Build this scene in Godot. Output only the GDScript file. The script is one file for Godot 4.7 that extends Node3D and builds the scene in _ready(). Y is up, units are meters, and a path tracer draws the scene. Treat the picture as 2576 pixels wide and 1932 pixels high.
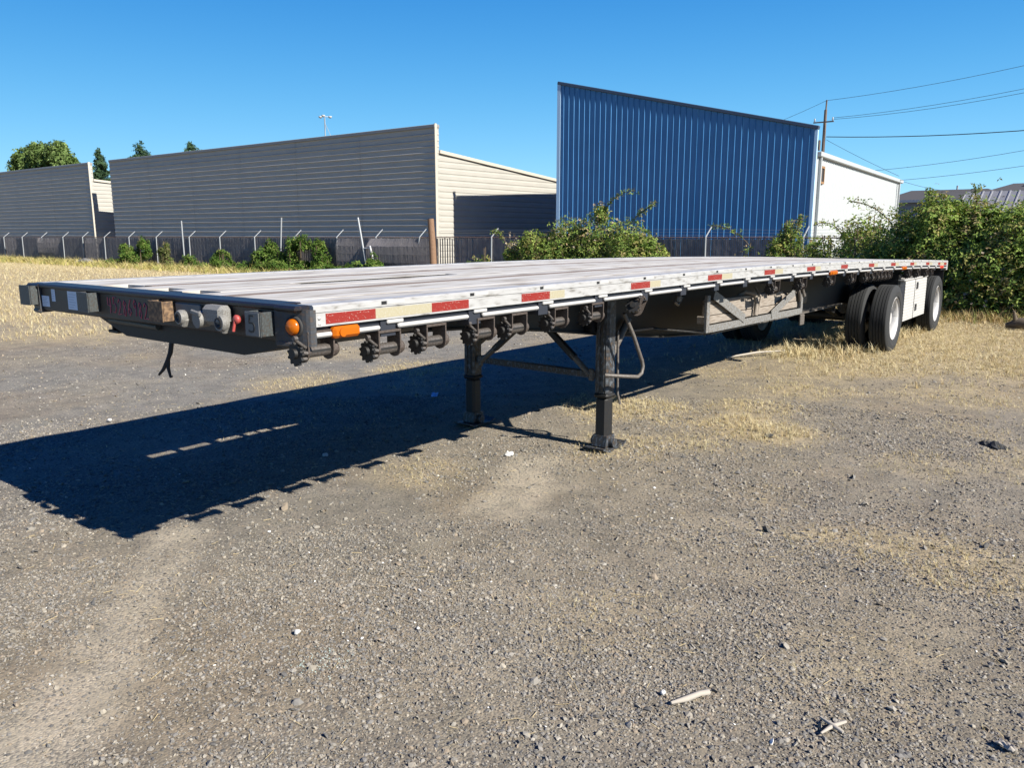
extends Node3D
# Axes: x runs along the trailer from its nose to its tail, y is up, z runs from the trailer's middle towards its sunlit side.

const SUN := Vector3(-0.03, 0.705, 1.0)
var M := {}
var rng := RandomNumberGenerator.new()
var lump := FastNoiseLite.new()
var patchy := FastNoiseLite.new()
var fine := FastNoiseLite.new()


# ---------------------------------------------------------------- helpers: nodes
func tag(o: Node, label: String, category: String, group := "") -> Node:
	o.set_meta("label", label)
	o.set_meta("category", category)
	if group != "":
		o.set_meta("group", group)
	return o

func thing(called: String, label: String, category: String, at := Vector3.ZERO, group := "") -> Node3D:
	var o := Node3D.new()
	o.name = called
	add_child(o, true)
	o.position = at
	tag(o, label, category, group)
	return o

func group_part(called: String, parent: Node, at := Vector3.ZERO) -> Node3D:
	var o := Node3D.new()
	o.name = called
	parent.add_child(o, true)
	o.position = at
	return o

func begin() -> SurfaceTool:
	var st := SurfaceTool.new()
	st.begin(Mesh.PRIMITIVE_TRIANGLES)
	return st

func obj(called: String, st: SurfaceTool, m: Material, parent: Node) -> MeshInstance3D:
	st.generate_normals()
	var o := MeshInstance3D.new()
	o.name = called
	o.mesh = st.commit()
	o.material_override = m
	parent.add_child(o, true)
	return o

func scatter(called: String, mesh: Mesh, m: Material, list: Array, parent: Node) -> MultiMeshInstance3D:
	# list of [Transform3D, Color]
	var mm := MultiMesh.new()
	mm.transform_format = MultiMesh.TRANSFORM_3D
	mm.use_colors = true
	mm.mesh = mesh
	mm.instance_count = list.size()
	for i in list.size():
		mm.set_instance_transform(i, list[i][0])
		mm.set_instance_color(i, list[i][1])
	var o := MultiMeshInstance3D.new()
	o.name = called
	o.multimesh = mm
	o.material_override = m
	parent.add_child(o, true)
	o.set_meta("kind", "stuff")
	return o


# ---------------------------------------------------------------- helpers: shapes
func quad(st: SurfaceTool, a: Vector3, b: Vector3, c: Vector3, d: Vector3) -> void:
	for v in [a, b, c, a, c, d]:
		st.add_vertex(v)

func tri(st: SurfaceTool, a: Vector3, b: Vector3, c: Vector3) -> void:
	st.add_vertex(a)
	st.add_vertex(b)
	st.add_vertex(c)

func box(st: SurfaceTool, t: Transform3D, s: Vector3) -> void:
	st.set_smooth_group(-1)
	var h := s * 0.5
	var p := []
	for i in 8:
		p.append(t * Vector3(h.x if i & 1 else -h.x, h.y if i & 2 else -h.y, h.z if i & 4 else -h.z))
	quad(st, p[4], p[6], p[7], p[5])
	quad(st, p[1], p[3], p[2], p[0])
	quad(st, p[5], p[7], p[3], p[1])
	quad(st, p[0], p[2], p[6], p[4])
	quad(st, p[6], p[2], p[3], p[7])
	quad(st, p[0], p[4], p[5], p[1])

func boxm(st: SurfaceTool, lo: Vector3, hi: Vector3) -> void:
	box(st, Transform3D(Basis(), (lo + hi) * 0.5), (hi - lo).abs())

# a box with chamfered edges
func cbox(st: SurfaceTool, t: Transform3D, s: Vector3, b: float) -> void:
	st.set_smooth_group(-1)
	var h := s * 0.5
	b = minf(b, minf(h.x, minf(h.y, h.z)) * 0.9)
	var pt := func(sx: int, sy: int, sz: int, k: int) -> Vector3:
		var v := Vector3(sx * h.x, sy * h.y, sz * h.z)
		for a in 3:
			if a != k:
				v[a] -= signf(v[a]) * b
		return t * v
	for k in 3:
		var u := (k + 1) % 3
		var w := (k + 2) % 3
		for sg in [-1, 1]:
			var q := []
			for c in [[-1, -1], [1, -1], [1, 1], [-1, 1]]:
				var e := [0, 0, 0]
				e[k] = sg
				e[u] = c[0]
				e[w] = c[1]
				q.append(pt.call(e[0], e[1], e[2], k))
			if sg > 0:
				quad(st, q[3], q[2], q[1], q[0])
			else:
				quad(st, q[0], q[1], q[2], q[3])
		for su in [-1, 1]:
			for sw in [-1, 1]:
				var e1 := [0, 0, 0]
				var e2 := [0, 0, 0]
				e1[k] = -1
				e2[k] = 1
				e1[u] = su
				e2[u] = su
				e1[w] = sw
				e2[w] = sw
				var a: Vector3 = pt.call(e1[0], e1[1], e1[2], u)
				var b2: Vector3 = pt.call(e2[0], e2[1], e2[2], u)
				var c2: Vector3 = pt.call(e2[0], e2[1], e2[2], w)
				var d: Vector3 = pt.call(e1[0], e1[1], e1[2], w)
				if su * sw > 0:
					quad(st, a, b2, c2, d)
				else:
					quad(st, d, c2, b2, a)
	for sx in [-1, 1]:
		for sy in [-1, 1]:
			for sz in [-1, 1]:
				if sx * sy * sz > 0:
					tri(st, pt.call(sx, sy, sz, 0), pt.call(sx, sy, sz, 2), pt.call(sx, sy, sz, 1))
				else:
					tri(st, pt.call(sx, sy, sz, 0), pt.call(sx, sy, sz, 1), pt.call(sx, sy, sz, 2))

func cboxm(st: SurfaceTool, lo: Vector3, hi: Vector3, b := 0.006) -> void:
	cbox(st, Transform3D(Basis(), (lo + hi) * 0.5), (hi - lo).abs(), b)

func frame_of(dir: Vector3) -> Basis:
	var z := dir.normalized()
	var side := Vector3.UP if absf(z.y) < 0.95 else Vector3.RIGHT
	var x := side.cross(z).normalized()
	return Basis(x, z.cross(x), z)

func bar(st: SurfaceTool, a: Vector3, b: Vector3, w: float, h: float, ch := 0.003) -> void:
	cbox(st, Transform3D(frame_of(b - a), (a + b) * 0.5), Vector3(w, h, a.distance_to(b)), ch)

# a tube through points, with a radius (or one per point)
func tube(st: SurfaceTool, pts: Array, r, n := 8, caps := true) -> void:
	var rings := []
	var last := Basis()
	for i in pts.size():
		var d: Vector3 = (pts[mini(i + 1, pts.size() - 1)] - pts[maxi(i - 1, 0)]).normalized()
		if i == 0:
			last = frame_of(d)
		else:
			var x: Vector3 = (last.x - d * last.x.dot(d)).normalized()
			last = Basis(x, d.cross(x), d)
		var rr: float = r[i] if r is Array else r
		var ring := []
		for k in n:
			var a := TAU * k / n
			ring.append(pts[i] + (last.x * cos(a) + last.y * sin(a)) * rr)
		rings.append(ring)
	st.set_smooth_group(0)
	for i in pts.size() - 1:
		for k in n:
			var k2 := (k + 1) % n
			quad(st, rings[i][k], rings[i + 1][k], rings[i + 1][k2], rings[i][k2])
	if caps:
		st.set_smooth_group(-1)
		for k in range(1, n - 1):
			tri(st, rings[0][0], rings[0][k], rings[0][k + 1])
			var e: Array = rings[-1]
			tri(st, e[0], e[k + 1], e[k])

# a lathe about the local z axis: profile of Vector2(radius, z); sharp corners where smooth is false
func lathe(st: SurfaceTool, prof: Array, n: int, t: Transform3D, smooth := true) -> void:
	for i in prof.size() - 1:
		st.set_smooth_group(i % 30 if not smooth else 0)
		for k in n:
			var a := TAU * k / n
			var b := TAU * (k + 1) / n
			var p: Vector2 = prof[i]
			var q: Vector2 = prof[i + 1]
			quad(st, t * Vector3(cos(a) * p.x, sin(a) * p.x, p.y), t * Vector3(cos(b) * p.x, sin(b) * p.x, p.y), t * Vector3(cos(b) * q.x, sin(b) * q.x, q.y), t * Vector3(cos(a) * q.x, sin(a) * q.x, q.y))

# a flat outline in the local xy plane, given a depth along local z (centred)
func extrude(st: SurfaceTool, poly: PackedVector2Array, t: Transform3D, depth: float) -> void:
	st.set_smooth_group(-1)
	var idx := Geometry2D.triangulate_polygon(poly)
	var h := depth * 0.5
	for i in range(0, idx.size(), 3):
		var a := poly[idx[i]]
		var b := poly[idx[i + 1]]
		var c := poly[idx[i + 2]]
		tri(st, t * Vector3(a.x, a.y, h), t * Vector3(b.x, b.y, h), t * Vector3(c.x, c.y, h))
		tri(st, t * Vector3(c.x, c.y, -h), t * Vector3(b.x, b.y, -h), t * Vector3(a.x, a.y, -h))
	for i in poly.size():
		var a := poly[i]
		var b := poly[(i + 1) % poly.size()]
		quad(st, t * Vector3(a.x, a.y, -h), t * Vector3(b.x, b.y, -h), t * Vector3(b.x, b.y, h), t * Vector3(a.x, a.y, h))

# height of the trailer's deck: level over the first metres, then drooping to the tail
func deck_y(x: float) -> float:
	return 1.427 - 0.00385 * pow(maxf(0.0, x - 4.0), 1.7)

# a closed outline of Vector2(z, height from the deck) swept along the trailer
func run_along(st: SurfaceTool, poly: Array, x0: float, x1: float, step := 0.6) -> void:
	var n := maxi(1, int(ceil((x1 - x0) / step)))
	st.set_smooth_group(-1)
	for i in n:
		var xa := lerpf(x0, x1, float(i) / n)
		var xb := lerpf(x0, x1, float(i + 1) / n)
		for k in poly.size():
			var p: Vector2 = poly[k]
			var q: Vector2 = poly[(k + 1) % poly.size()]
			quad(st, Vector3(xa, deck_y(xa) + p.y, p.x), Vector3(xb, deck_y(xb) + p.y, p.x), Vector3(xb, deck_y(xb) + q.y, q.x), Vector3(xa, deck_y(xa) + q.y, q.x))
	var idx := Geometry2D.triangulate_polygon(PackedVector2Array(poly))
	for x in [x0, x1]:
		for i in range(0, idx.size(), 3):
			var a: Vector2 = poly[idx[i]]
			var b: Vector2 = poly[idx[i + 1]]
			var c: Vector2 = poly[idx[i + 2]]
			var y := deck_y(x)
			tri(st, Vector3(x, y + a.y, a.x), Vector3(x, y + b.y, b.x), Vector3(x, y + c.y, c.x))

func rect_along(st: SurfaceTool, z0: float, z1: float, y0: float, y1: float, x0: float, x1: float, step := 0.6) -> void:
	run_along(st, [Vector2(z0, y0), Vector2(z1, y0), Vector2(z1, y1), Vector2(z0, y1)], x0, x1, step)

# ribbed sheet metal: ribs follow one after another along es and run along et, from lo(s) to hi(s)
func ribbed(st: SurfaceTool, o: Vector3, es: Vector3, et: Vector3, n: Vector3, s0: float, s1: float, step: float, rw: float, slope: float, rh: float, lo: Callable, hi: Callable, nt := 1, wob := 0.0) -> void:
	st.set_smooth_group(-1)
	var ss := []
	var k := int(floor(s0 / step))
	while k * step < s1 + step:
		var c := k * step
		for e in [[c - rw * 0.5 - slope, 0.0], [c - rw * 0.5, rh], [c + rw * 0.5, rh], [c + rw * 0.5 + slope, 0.0]]:
			if e[0] > s0 and e[0] < s1:
				ss.append(e)
		k += 1
	ss.push_front([s0, 0.0])
	ss.append([s1, 0.0])
	for i in ss.size() - 1:
		var sa: float = ss[i][0]
		var sb: float = ss[i + 1][0]
		for j in nt:
			var q := []
			for c in [[sa, ss[i][1], 0], [sb, ss[i + 1][1], 0], [sb, ss[i + 1][1], 1], [sa, ss[i][1], 1]]:
				var a: float = lo.call(c[0])
				var b: float = hi.call(c[0])
				var t := lerpf(a, maxf(a, b), float(j + c[2]) / nt)
				var off: float = c[1] + (wob * lump.get_noise_2d(c[0] * 60.0 + o.z, t * 18.0 + o.x * 7.0) if wob > 0.0 else 0.0)
				q.append(o + es * c[0] + et * t + n * off)
			quad(st, q[0], q[1], q[2], q[3])


# ---------------------------------------------------------------- helpers: materials
func lin(r: float, g: float, b: float) -> Color:
	return Color(r, g, b).linear_to_srgb()

func mat(called: String, r: float, g: float, b: float, rough := 0.7, metal := 0.0) -> StandardMaterial3D:
	var m := StandardMaterial3D.new()
	m.resource_name = called
	m.albedo_color = lin(r, g, b)
	m.roughness = rough
	m.metallic = metal
	M[called] = m
	return m

func noise_tex(sd: int, freq: float, oct: int, colors: Array, size := 512, kind := FastNoiseLite.TYPE_SIMPLEX_SMOOTH) -> NoiseTexture2D:
	# colors: [offset, Color(linear), offset, Color ...]
	var n := FastNoiseLite.new()
	n.seed = sd
	n.noise_type = kind
	n.frequency = freq
	n.fractal_octaves = oct
	var g := Gradient.new()
	var off := PackedFloat32Array()
	var col := PackedColorArray()
	for i in range(0, colors.size(), 2):
		off.append(colors[i])
		col.append((colors[i + 1] as Color).linear_to_srgb())
	g.offsets = off
	g.colors = col
	var t := NoiseTexture2D.new()
	t.width = size
	t.height = size
	t.seamless = true
	t.generate_mipmaps = false
	t.noise = n
	t.color_ramp = g
	return t

# a material whose own texture carries its stains, dirt and wear
func worn(called: String, sd: int, freq: float, oct: int, colors: Array, scale: Vector3, rough := 0.7, metal := 0.0, world := false) -> StandardMaterial3D:
	var m := mat(called, 1, 1, 1, rough, metal)
	m.albedo_texture = noise_tex(sd, freq, oct, colors)
	m.uv1_triplanar = true
	m.uv1_world_triplanar = world
	m.uv1_scale = scale
	return m

func tinted(called: String, rough := 0.9) -> StandardMaterial3D:
	var m := mat(called, 1, 1, 1, rough)
	m.vertex_color_use_as_albedo = true
	return m

func materials() -> void:
	worn("aluminium_deck", 3, 0.016, 6, [0.0, Color(0.16, 0.13, 0.1), 0.22, Color(0.26, 0.23, 0.19), 0.33, Color(0.34, 0.32, 0.285), 0.5, Color(0.385, 0.37, 0.34), 0.75, Color(0.41, 0.4, 0.38), 1.0, Color(0.43, 0.425, 0.41)], Vector3(0.22, 1, 1.0), 0.62, 0.0)
	worn("rail_aluminium", 4, 0.02, 6, [0.0, Color(0.11, 0.1, 0.09), 0.2, Color(0.2, 0.195, 0.185), 0.32, Color(0.29, 0.29, 0.29), 0.55, Color(0.335, 0.338, 0.34), 1.0, Color(0.36, 0.365, 0.37)], Vector3(0.7, 3, 3), 0.5, 0.15)
	mat("white_bar", 0.34, 0.34, 0.34, 0.5)
	worn("nailer_wood", 5, 0.03, 4, [0.0, Color(0.075, 0.055, 0.045), 0.5, Color(0.14, 0.108, 0.09), 1.0, Color(0.22, 0.175, 0.15)], Vector3(0.4, 2, 6), 0.9)
	worn("black_paint", 6, 0.03, 5, [0.0, Color(0.018, 0.012, 0.009), 0.33, Color(0.009, 0.008, 0.0075), 0.48, Color(0.005, 0.0055, 0.0065), 1.0, Color(0.009, 0.01, 0.012)], Vector3(2, 2, 2), 0.6)
	worn("header_paint", 7, 0.035, 5, [0.0, Color(0.03, 0.019, 0.016), 0.36, Color(0.014, 0.012, 0.013), 0.52, Color(0.006, 0.0068, 0.009), 1.0, Color(0.011, 0.013, 0.018)], Vector3(2.5, 2.5, 2.5), 0.42)
	worn("corner_paint", 17, 0.03, 5, [0.0, Color(0.09, 0.052, 0.034), 0.32, Color(0.042, 0.038, 0.036), 0.5, Color(0.028, 0.032, 0.039), 1.0, Color(0.05, 0.057, 0.068)], Vector3(3, 3, 3), 0.55)
	mat("dark_strip", 0.014, 0.017, 0.026, 0.55)
	worn("winch_steel", 8, 0.03, 5, [0.0, Color(0.035, 0.023, 0.017), 0.45, Color(0.05, 0.039, 0.033), 1.0, Color(0.085, 0.07, 0.063)], Vector3(4, 4, 4), 0.65, 0.1)
	worn("drum_steel", 9, 0.03, 5, [0.0, Color(0.05, 0.037, 0.03), 0.5, Color(0.085, 0.077, 0.072), 1.0, Color(0.13, 0.125, 0.12)], Vector3(4, 4, 4), 0.5, 0.35)
	worn("leg_steel", 10, 0.02, 5, [0.0, Color(0.12, 0.065, 0.035), 0.3, Color(0.04, 0.034, 0.03), 0.5, Color(0.02, 0.022, 0.026), 0.72, Color(0.065, 0.075, 0.09), 1.0, Color(0.13, 0.15, 0.17)], Vector3(3, 1.6, 3), 0.55, 0.1)
	worn("brace_steel", 11, 0.03, 5, [0.0, Color(0.055, 0.038, 0.026), 0.45, Color(0.095, 0.085, 0.077), 1.0, Color(0.15, 0.15, 0.15)], Vector3(3, 3, 3), 0.6, 0.2)
	worn("rack_steel", 12, 0.025, 5, [0.0, Color(0.11, 0.087, 0.067), 0.45, Color(0.145, 0.145, 0.142), 1.0, Color(0.21, 0.215, 0.22)], Vector3(2, 3, 3), 0.6, 0.15)
	worn("dunnage_wood", 13, 0.03, 5, [0.0, Color(0.115, 0.09, 0.07), 0.4, Color(0.19, 0.165, 0.14), 1.0, Color(0.27, 0.245, 0.215)], Vector3(0.35, 4, 4), 0.9)
	worn("red_tape", 14, 0.03, 4, [0.0, Color(0.33, 0.32, 0.3), 0.16, Color(0.33, 0.32, 0.3), 0.19, Color(0.2, 0.015, 0.008), 0.6, Color(0.165, 0.009, 0.005), 1.0, Color(0.2, 0.018, 0.011)], Vector3(5, 5, 5), 0.5)
	worn("cream_tape", 15, 0.03, 4, [0.0, Color(0.33, 0.32, 0.3), 0.3, Color(0.285, 0.265, 0.19), 1.0, Color(0.265, 0.24, 0.16)], Vector3(5, 5, 5), 0.5)
	var am := mat("amber_lens", 0.42, 0.11, 0.003, 0.25)
	am.backlight_enabled = true
	am.backlight = lin(0.5, 0.15, 0.01)
	mat("red_lens", 0.55, 0.05, 0.03, 0.3)
	mat("rubber_black", 0.018, 0.018, 0.019, 0.8)
	worn("tyre_rubber", 16, 0.03, 4, [0.0, Color(0.010, 0.0112, 0.0128), 0.6, Color(0.015, 0.017, 0.0195), 1.0, Color(0.027, 0.028, 0.0295)], Vector3(3, 3, 3), 0.85)
	worn("wheel_white", 18, 0.03, 4, [0.0, Color(0.3, 0.295, 0.29), 0.3, Color(0.4, 0.4, 0.405), 1.0, Color(0.46, 0.465, 0.47)], Vector3(3, 3, 3), 0.45, 0.1)
	worn("toolbox_white", 19, 0.02, 4, [0.0, Color(0.3, 0.3, 0.295), 0.4, Color(0.4, 0.4, 0.4), 1.0, Color(0.43, 0.435, 0.44)], Vector3(2, 2, 2), 0.45, 0.1)
	worn("rusty_box", 20, 0.03, 5, [0.0, Color(0.035, 0.025, 0.02), 0.4, Color(0.08, 0.05, 0.03), 0.6, Color(0.15, 0.095, 0.052), 1.0, Color(0.21, 0.145, 0.085)], Vector3(2, 2, 2), 0.8)
	worn("guard_steel", 21, 0.03, 5, [0.0, Color(0.07, 0.045, 0.032), 0.4, Color(0.042, 0.048, 0.05), 1.0, Color(0.08, 0.092, 0.095)], Vector3(4, 4, 4), 0.5, 0.2)
	worn("cast_grey", 22, 0.04, 4, [0.0, Color(0.09, 0.075, 0.062), 0.45, Color(0.155, 0.155, 0.15), 1.0, Color(0.23, 0.235, 0.23)], Vector3(6, 6, 6), 0.6, 0.1)
	mat("sticker", 0.5, 0.58, 0.68, 0.5)
	mat("sticker_print", 0.22, 0.27, 0.33, 0.6)
	mat("red_marker", 0.48, 0.1, 0.14, 0.7)
	mat("red_plastic", 0.3, 0.05, 0.045, 0.5)
	mat("number_plate", 0.11, 0.115, 0.12, 0.5, 0.2)
	mat("black_ink", 0.012, 0.012, 0.012, 0.6)
	# buildings
	worn("siding", 30, 0.012, 4, [0.0, Color(0.29, 0.284, 0.26), 0.5, Color(0.308, 0.301, 0.276), 1.0, Color(0.325, 0.318, 0.291)], Vector3(0.12, 0.25, 0.12), 0.6)
	mat("cream_trim", 0.38, 0.355, 0.305, 0.55)
	mat("coping_grey", 0.2, 0.2, 0.2, 0.5)
	worn("blue_siding", 31, 0.012, 4, [0.0, Color(0.03, 0.13, 0.3), 0.5, Color(0.034, 0.143, 0.325), 1.0, Color(0.039, 0.155, 0.345)], Vector3(0.15, 0.15, 0.15), 0.36)
	M.blue_siding.metallic_specular = 0.55
	mat("blue_trim", 0.3, 0.45, 0.62, 0.5)
	mat("dark_coping", 0.03, 0.05, 0.09, 0.5)
	mat("white_siding", 0.31, 0.335, 0.35, 0.55)
	mat("orange_wood", 0.2, 0.11, 0.05, 0.8)
	mat("dark_inside", 0.02, 0.025, 0.03, 0.6)
	mat("roof_grey", 0.2, 0.2, 0.21, 0.6)
	mat("shingle", 0.05, 0.05, 0.055, 0.9)
	worn("tin_roof", 32, 0.02, 4, [0.0, Color(0.15, 0.15, 0.165), 0.5, Color(0.19, 0.195, 0.21), 1.0, Color(0.22, 0.225, 0.24)], Vector3(0.2, 0.2, 0.2), 0.5, 0.2)
	mat("pale_wall", 0.25, 0.28, 0.33, 0.7)
	mat("galvanised", 0.27, 0.29, 0.31, 0.5, 0.2)
	worn("slat", 33, 0.02, 3, [0.0, Color(0.1, 0.094, 0.1), 0.5, Color(0.135, 0.126, 0.13), 1.0, Color(0.175, 0.163, 0.163)], Vector3(0.4, 0.2, 0.4), 0.8)
	mat("rail_rust", 0.12, 0.075, 0.06, 0.8)
	worn("post_wood", 34, 0.02, 4, [0.0, Color(0.115, 0.065, 0.038), 0.5, Color(0.175, 0.105, 0.064), 1.0, Color(0.23, 0.15, 0.1)], Vector3(4, 0.6, 4), 0.9)
	mat("pole_wood", 0.12, 0.09, 0.07, 0.9)
	mat("wire_black", 0.02, 0.022, 0.025, 0.7)
	mat("white_metal", 0.36, 0.38, 0.4, 0.5)
	# plants
	var lf := tinted("leaf", 0.75)
	lf.metallic_specular = 0.25
	lf.backlight_enabled = true
	lf.backlight = lin(0.5, 0.55, 0.2)
	var gr := tinted("dry_grass", 0.9)
	gr.backlight_enabled = true
	gr.backlight = lin(0.3, 0.25, 0.15)
	tinted("gravel", 0.95)
	mat("cane", 0.1, 0.075, 0.045, 0.9)
	mat("bark", 0.09, 0.07, 0.05, 0.95)
	# ground
	var n := FastNoiseLite.new()
	n.seed = 41
	n.noise_type = FastNoiseLite.TYPE_CELLULAR
	n.frequency = 0.19
	n.cellular_jitter = 1.0
	n.cellular_return_type = FastNoiseLite.RETURN_CELL_VALUE
	n.fractal_type = FastNoiseLite.FRACTAL_NONE
	n.domain_warp_enabled = true
	n.domain_warp_amplitude = 2.0
	n.domain_warp_frequency = 0.09
	var g := Gradient.new()
	g.offsets = PackedFloat32Array([0.0, 0.12, 0.3, 0.5, 0.7, 0.86, 0.95, 1.0])
	var gc := PackedColorArray()
	for c in [Color(0.36, 0.355, 0.35), Color(0.5, 0.5, 0.5), Color(0.68, 0.67, 0.64), Color(0.8, 0.77, 0.72), Color(0.85, 0.8, 0.72), Color(0.9, 0.88, 0.85), Color(1, 0.95, 0.85), Color(1, 1, 1)]:
		gc.append(c.linear_to_srgb())
	g.colors = gc
	var at := NoiseTexture2D.new()
	at.width = 1024
	at.height = 1024
	at.seamless = true
	at.noise = n
	at.color_ramp = g
	var nh: FastNoiseLite = n.duplicate()
	nh.cellular_return_type = FastNoiseLite.RETURN_DISTANCE
	var ht := NoiseTexture2D.new()
	ht.width = 1024
	ht.height = 1024
	ht.seamless = true
	ht.noise = nh
	ht.invert = false
	var gm := mat("ground", 1, 1, 1, 0.97)
	gm.vertex_color_use_as_albedo = true
	gm.albedo_texture = at
	gm.heightmap_enabled = true
	gm.heightmap_flip_texture = true
	gm.heightmap_scale = 0.3
	gm.heightmap_texture = ht
	gm.detail_enabled = true
	gm.detail_blend_mode = BaseMaterial3D.BLEND_MODE_MUL
	gm.detail_uv_layer = BaseMaterial3D.DETAIL_UV_2
	gm.detail_albedo = noise_tex(43, 0.02, 6, [0.0, Color(0.62, 0.61, 0.6), 0.4, Color(0.78, 0.77, 0.75), 0.6, Color(0.88, 0.865, 0.84), 1.0, Color(0.98, 0.96, 0.92)], 1024)


# ---------------------------------------------------------------- scene
func _ready() -> void:
	rng.seed = 7
	lump.seed = 5
	lump.frequency = 0.02
	patchy.seed = 9
	patchy.frequency = 0.35
	patchy.fractal_octaves = 4
	fine.seed = 12
	fine.frequency = 1.6
	fine.fractal_octaves = 3
	# camera
	var cam := Camera3D.new()
	cam.name = "camera"
	add_child(cam)
	cam.fov = 51.5
	cam.near = 0.05
	cam.far = 900.0
	cam.position = Vector3(-2.036, 1.724, 3.919)
	var yaw := 0.655
	var pitch := 0.188
	cam.look_at_from_position(cam.position, cam.position + Vector3(cos(yaw) * cos(pitch), -sin(pitch), -sin(yaw) * cos(pitch)), Vector3.UP)
	# sky, exposure
	var air := Image.create(64, 512, false, Image.FORMAT_RGBF)
	for row in 512:
		var up := sin((0.5 - (row + 0.5) / 512.0) * PI)
		var c := Color(0.17, 0.16, 0.14)
		if up > 0.0:
			c = Color(0.004 + 0.60 * exp(-up / 0.108), 0.035 + 0.97 * exp(-up / 0.213), 0.16 + 1.07 * exp(-up / 0.47)) / 2.3
		air.fill_rect(Rect2i(0, row, 64, 1), c)
	var sky := PanoramaSkyMaterial.new()
	sky.panorama = ImageTexture.create_from_image(air)
	var env := Environment.new()
	env.background_mode = Environment.BG_SKY
	env.sky = Sky.new()
	env.sky.sky_material = sky
	env.tonemap_mode = Environment.TONE_MAPPER_LINEAR
	env.tonemap_exposure = 2.3
	env.sdfgi_enabled = true
	env.ssao_enabled = true
	env.ssil_enabled = true
	var we := WorldEnvironment.new()
	we.name = "world_environment"
	we.environment = env
	add_child(we)
	# sun
	var sun := DirectionalLight3D.new()
	sun.name = "sun"
	add_child(sun)
	sun.look_at_from_position(SUN * 60.0, Vector3.ZERO, Vector3.UP)
	sun.light_energy = 1.6
	sun.light_angular_distance = 0.5
	sun.light_color = Color(1.0, 0.97, 0.915)
	sun.shadow_enabled = true
	materials()
	ground()
	warehouses()
	blue_hall()
	far_right_buildings()
	fence()
	trailer()
	power_line()
	plants()
	grass()
	gravel()
	litter()


# ---------------------------------------------------------------- ground
func gy(x: float, z: float) -> float:
	var y := -0.42 * smoothstep(13.0, 24.0, x) * smoothstep(1.0, -6.0, z)
	var d := Vector2(x - 3.38, absf(z) - 0.69).length()
	return y + 0.014 * patchy.get_noise_2d(x * 2.0, z * 2.0) * smoothstep(0.2, 1.0, d)

func blob(x: float, z: float, list: Array) -> float:
	var v := 0.0
	for b in list:
		var p := Vector2(x, z)
		var a := Vector2(b[0], b[1])
		if b.size() > 4:
			var e := Vector2(b[4], b[5]) - a
			a += e * clampf((p - a).dot(e) / e.length_squared(), 0.0, 1.0)
		var d: float = p.distance_to(a) / b[2]
		v = maxf(v, b[3] * (1.0 - smoothstep(0.35, 1.15, d + 0.35 * fine.get_noise_2d(x, z))))
	return v

var straw_spots := [[4.75, 1.45, 0.7, 0.9], [4.0, 1.2, 0.45, 0.5], [5.6, 1.05, 0.6, 0.6], [2.5, 2.85, 0.45, 0.45], [2.5, 3.4, 0.6, 0.5], [4.8, 0.1, 0.8, 0.75], [3.5, 0.75, 0.6, 0.5], [6.8, 1.2, 0.8, 0.5], [4.5, 2.9, 0.6, 0.35], [4.9, 3.5, 0.7, 0.4], [5.2, -3.1, 0.8, 0.5], [4.2, -10.6, 1.6, 0.7], [3.7, -3.6, 0.8, 0.45], [5.5, -5.2, 1.0, 0.5], [2.0, -0.05, 0.5, 0.35], [7.6, 2.7, 1.0, 0.55], [0.9, 2.2, 0.5, 0.2], [1.2, 3.2, 0.5, 0.2]]
var dust_spots := [[2.7, 0.5, 0.3, 0.75, 1.75, 0.98], [2.45, 0.85, 0.3, 0.4], [-1.3, 1.3, 0.26, 0.8, -0.75, 0.85], [-0.75, 0.8, 0.2, 0.6, 0.25, -0.25], [-1.6, 0.3, 0.15, 0.4, -0.9, -0.2], [2.2, 2.2, 0.4, 0.25], [1.0, 1.5, 0.3, 0.2, 0.2, 2.1]]

func straw_at(x: float, z: float) -> float:
	var n := patchy.get_noise_2d(x + 40.0, z)
	var v := blob(x, z, straw_spots)
	v = maxf(v, smoothstep(7.0, 10.0, x + 1.6 * n) * smoothstep(-1.5, 0.5, z) * 0.95)
	v = maxf(v, smoothstep(-9.0, -15.0, z + 4.0 * n) * smoothstep(-2.0, 3.0, x) * 0.95)
	v = maxf(v, smoothstep(8.0, 13.0, x + 2.0 * n) * 0.85)
	v = maxf(v, 0.30 * smoothstep(0.05, 0.5, n) * smoothstep(0.5, 4.0, x))
	v = maxf(v, 0.13 * smoothstep(2.0, 4.5, x) * smoothstep(0.3, 0.8, z))
	return clampf(v, 0.0, 1.0)

func span(marks: Array) -> PackedFloat32Array:
	# [start, end, step, end, step ...]
	var out := PackedFloat32Array([marks[0]])
	for i in range(1, marks.size(), 2):
		var a := out[-1]
		var n := maxi(1, int(round((marks[i] - a) / marks[i + 1])))
		for k in range(1, n + 1):
			out.append(lerpf(a, marks[i], float(k) / n))
	return out

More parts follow.
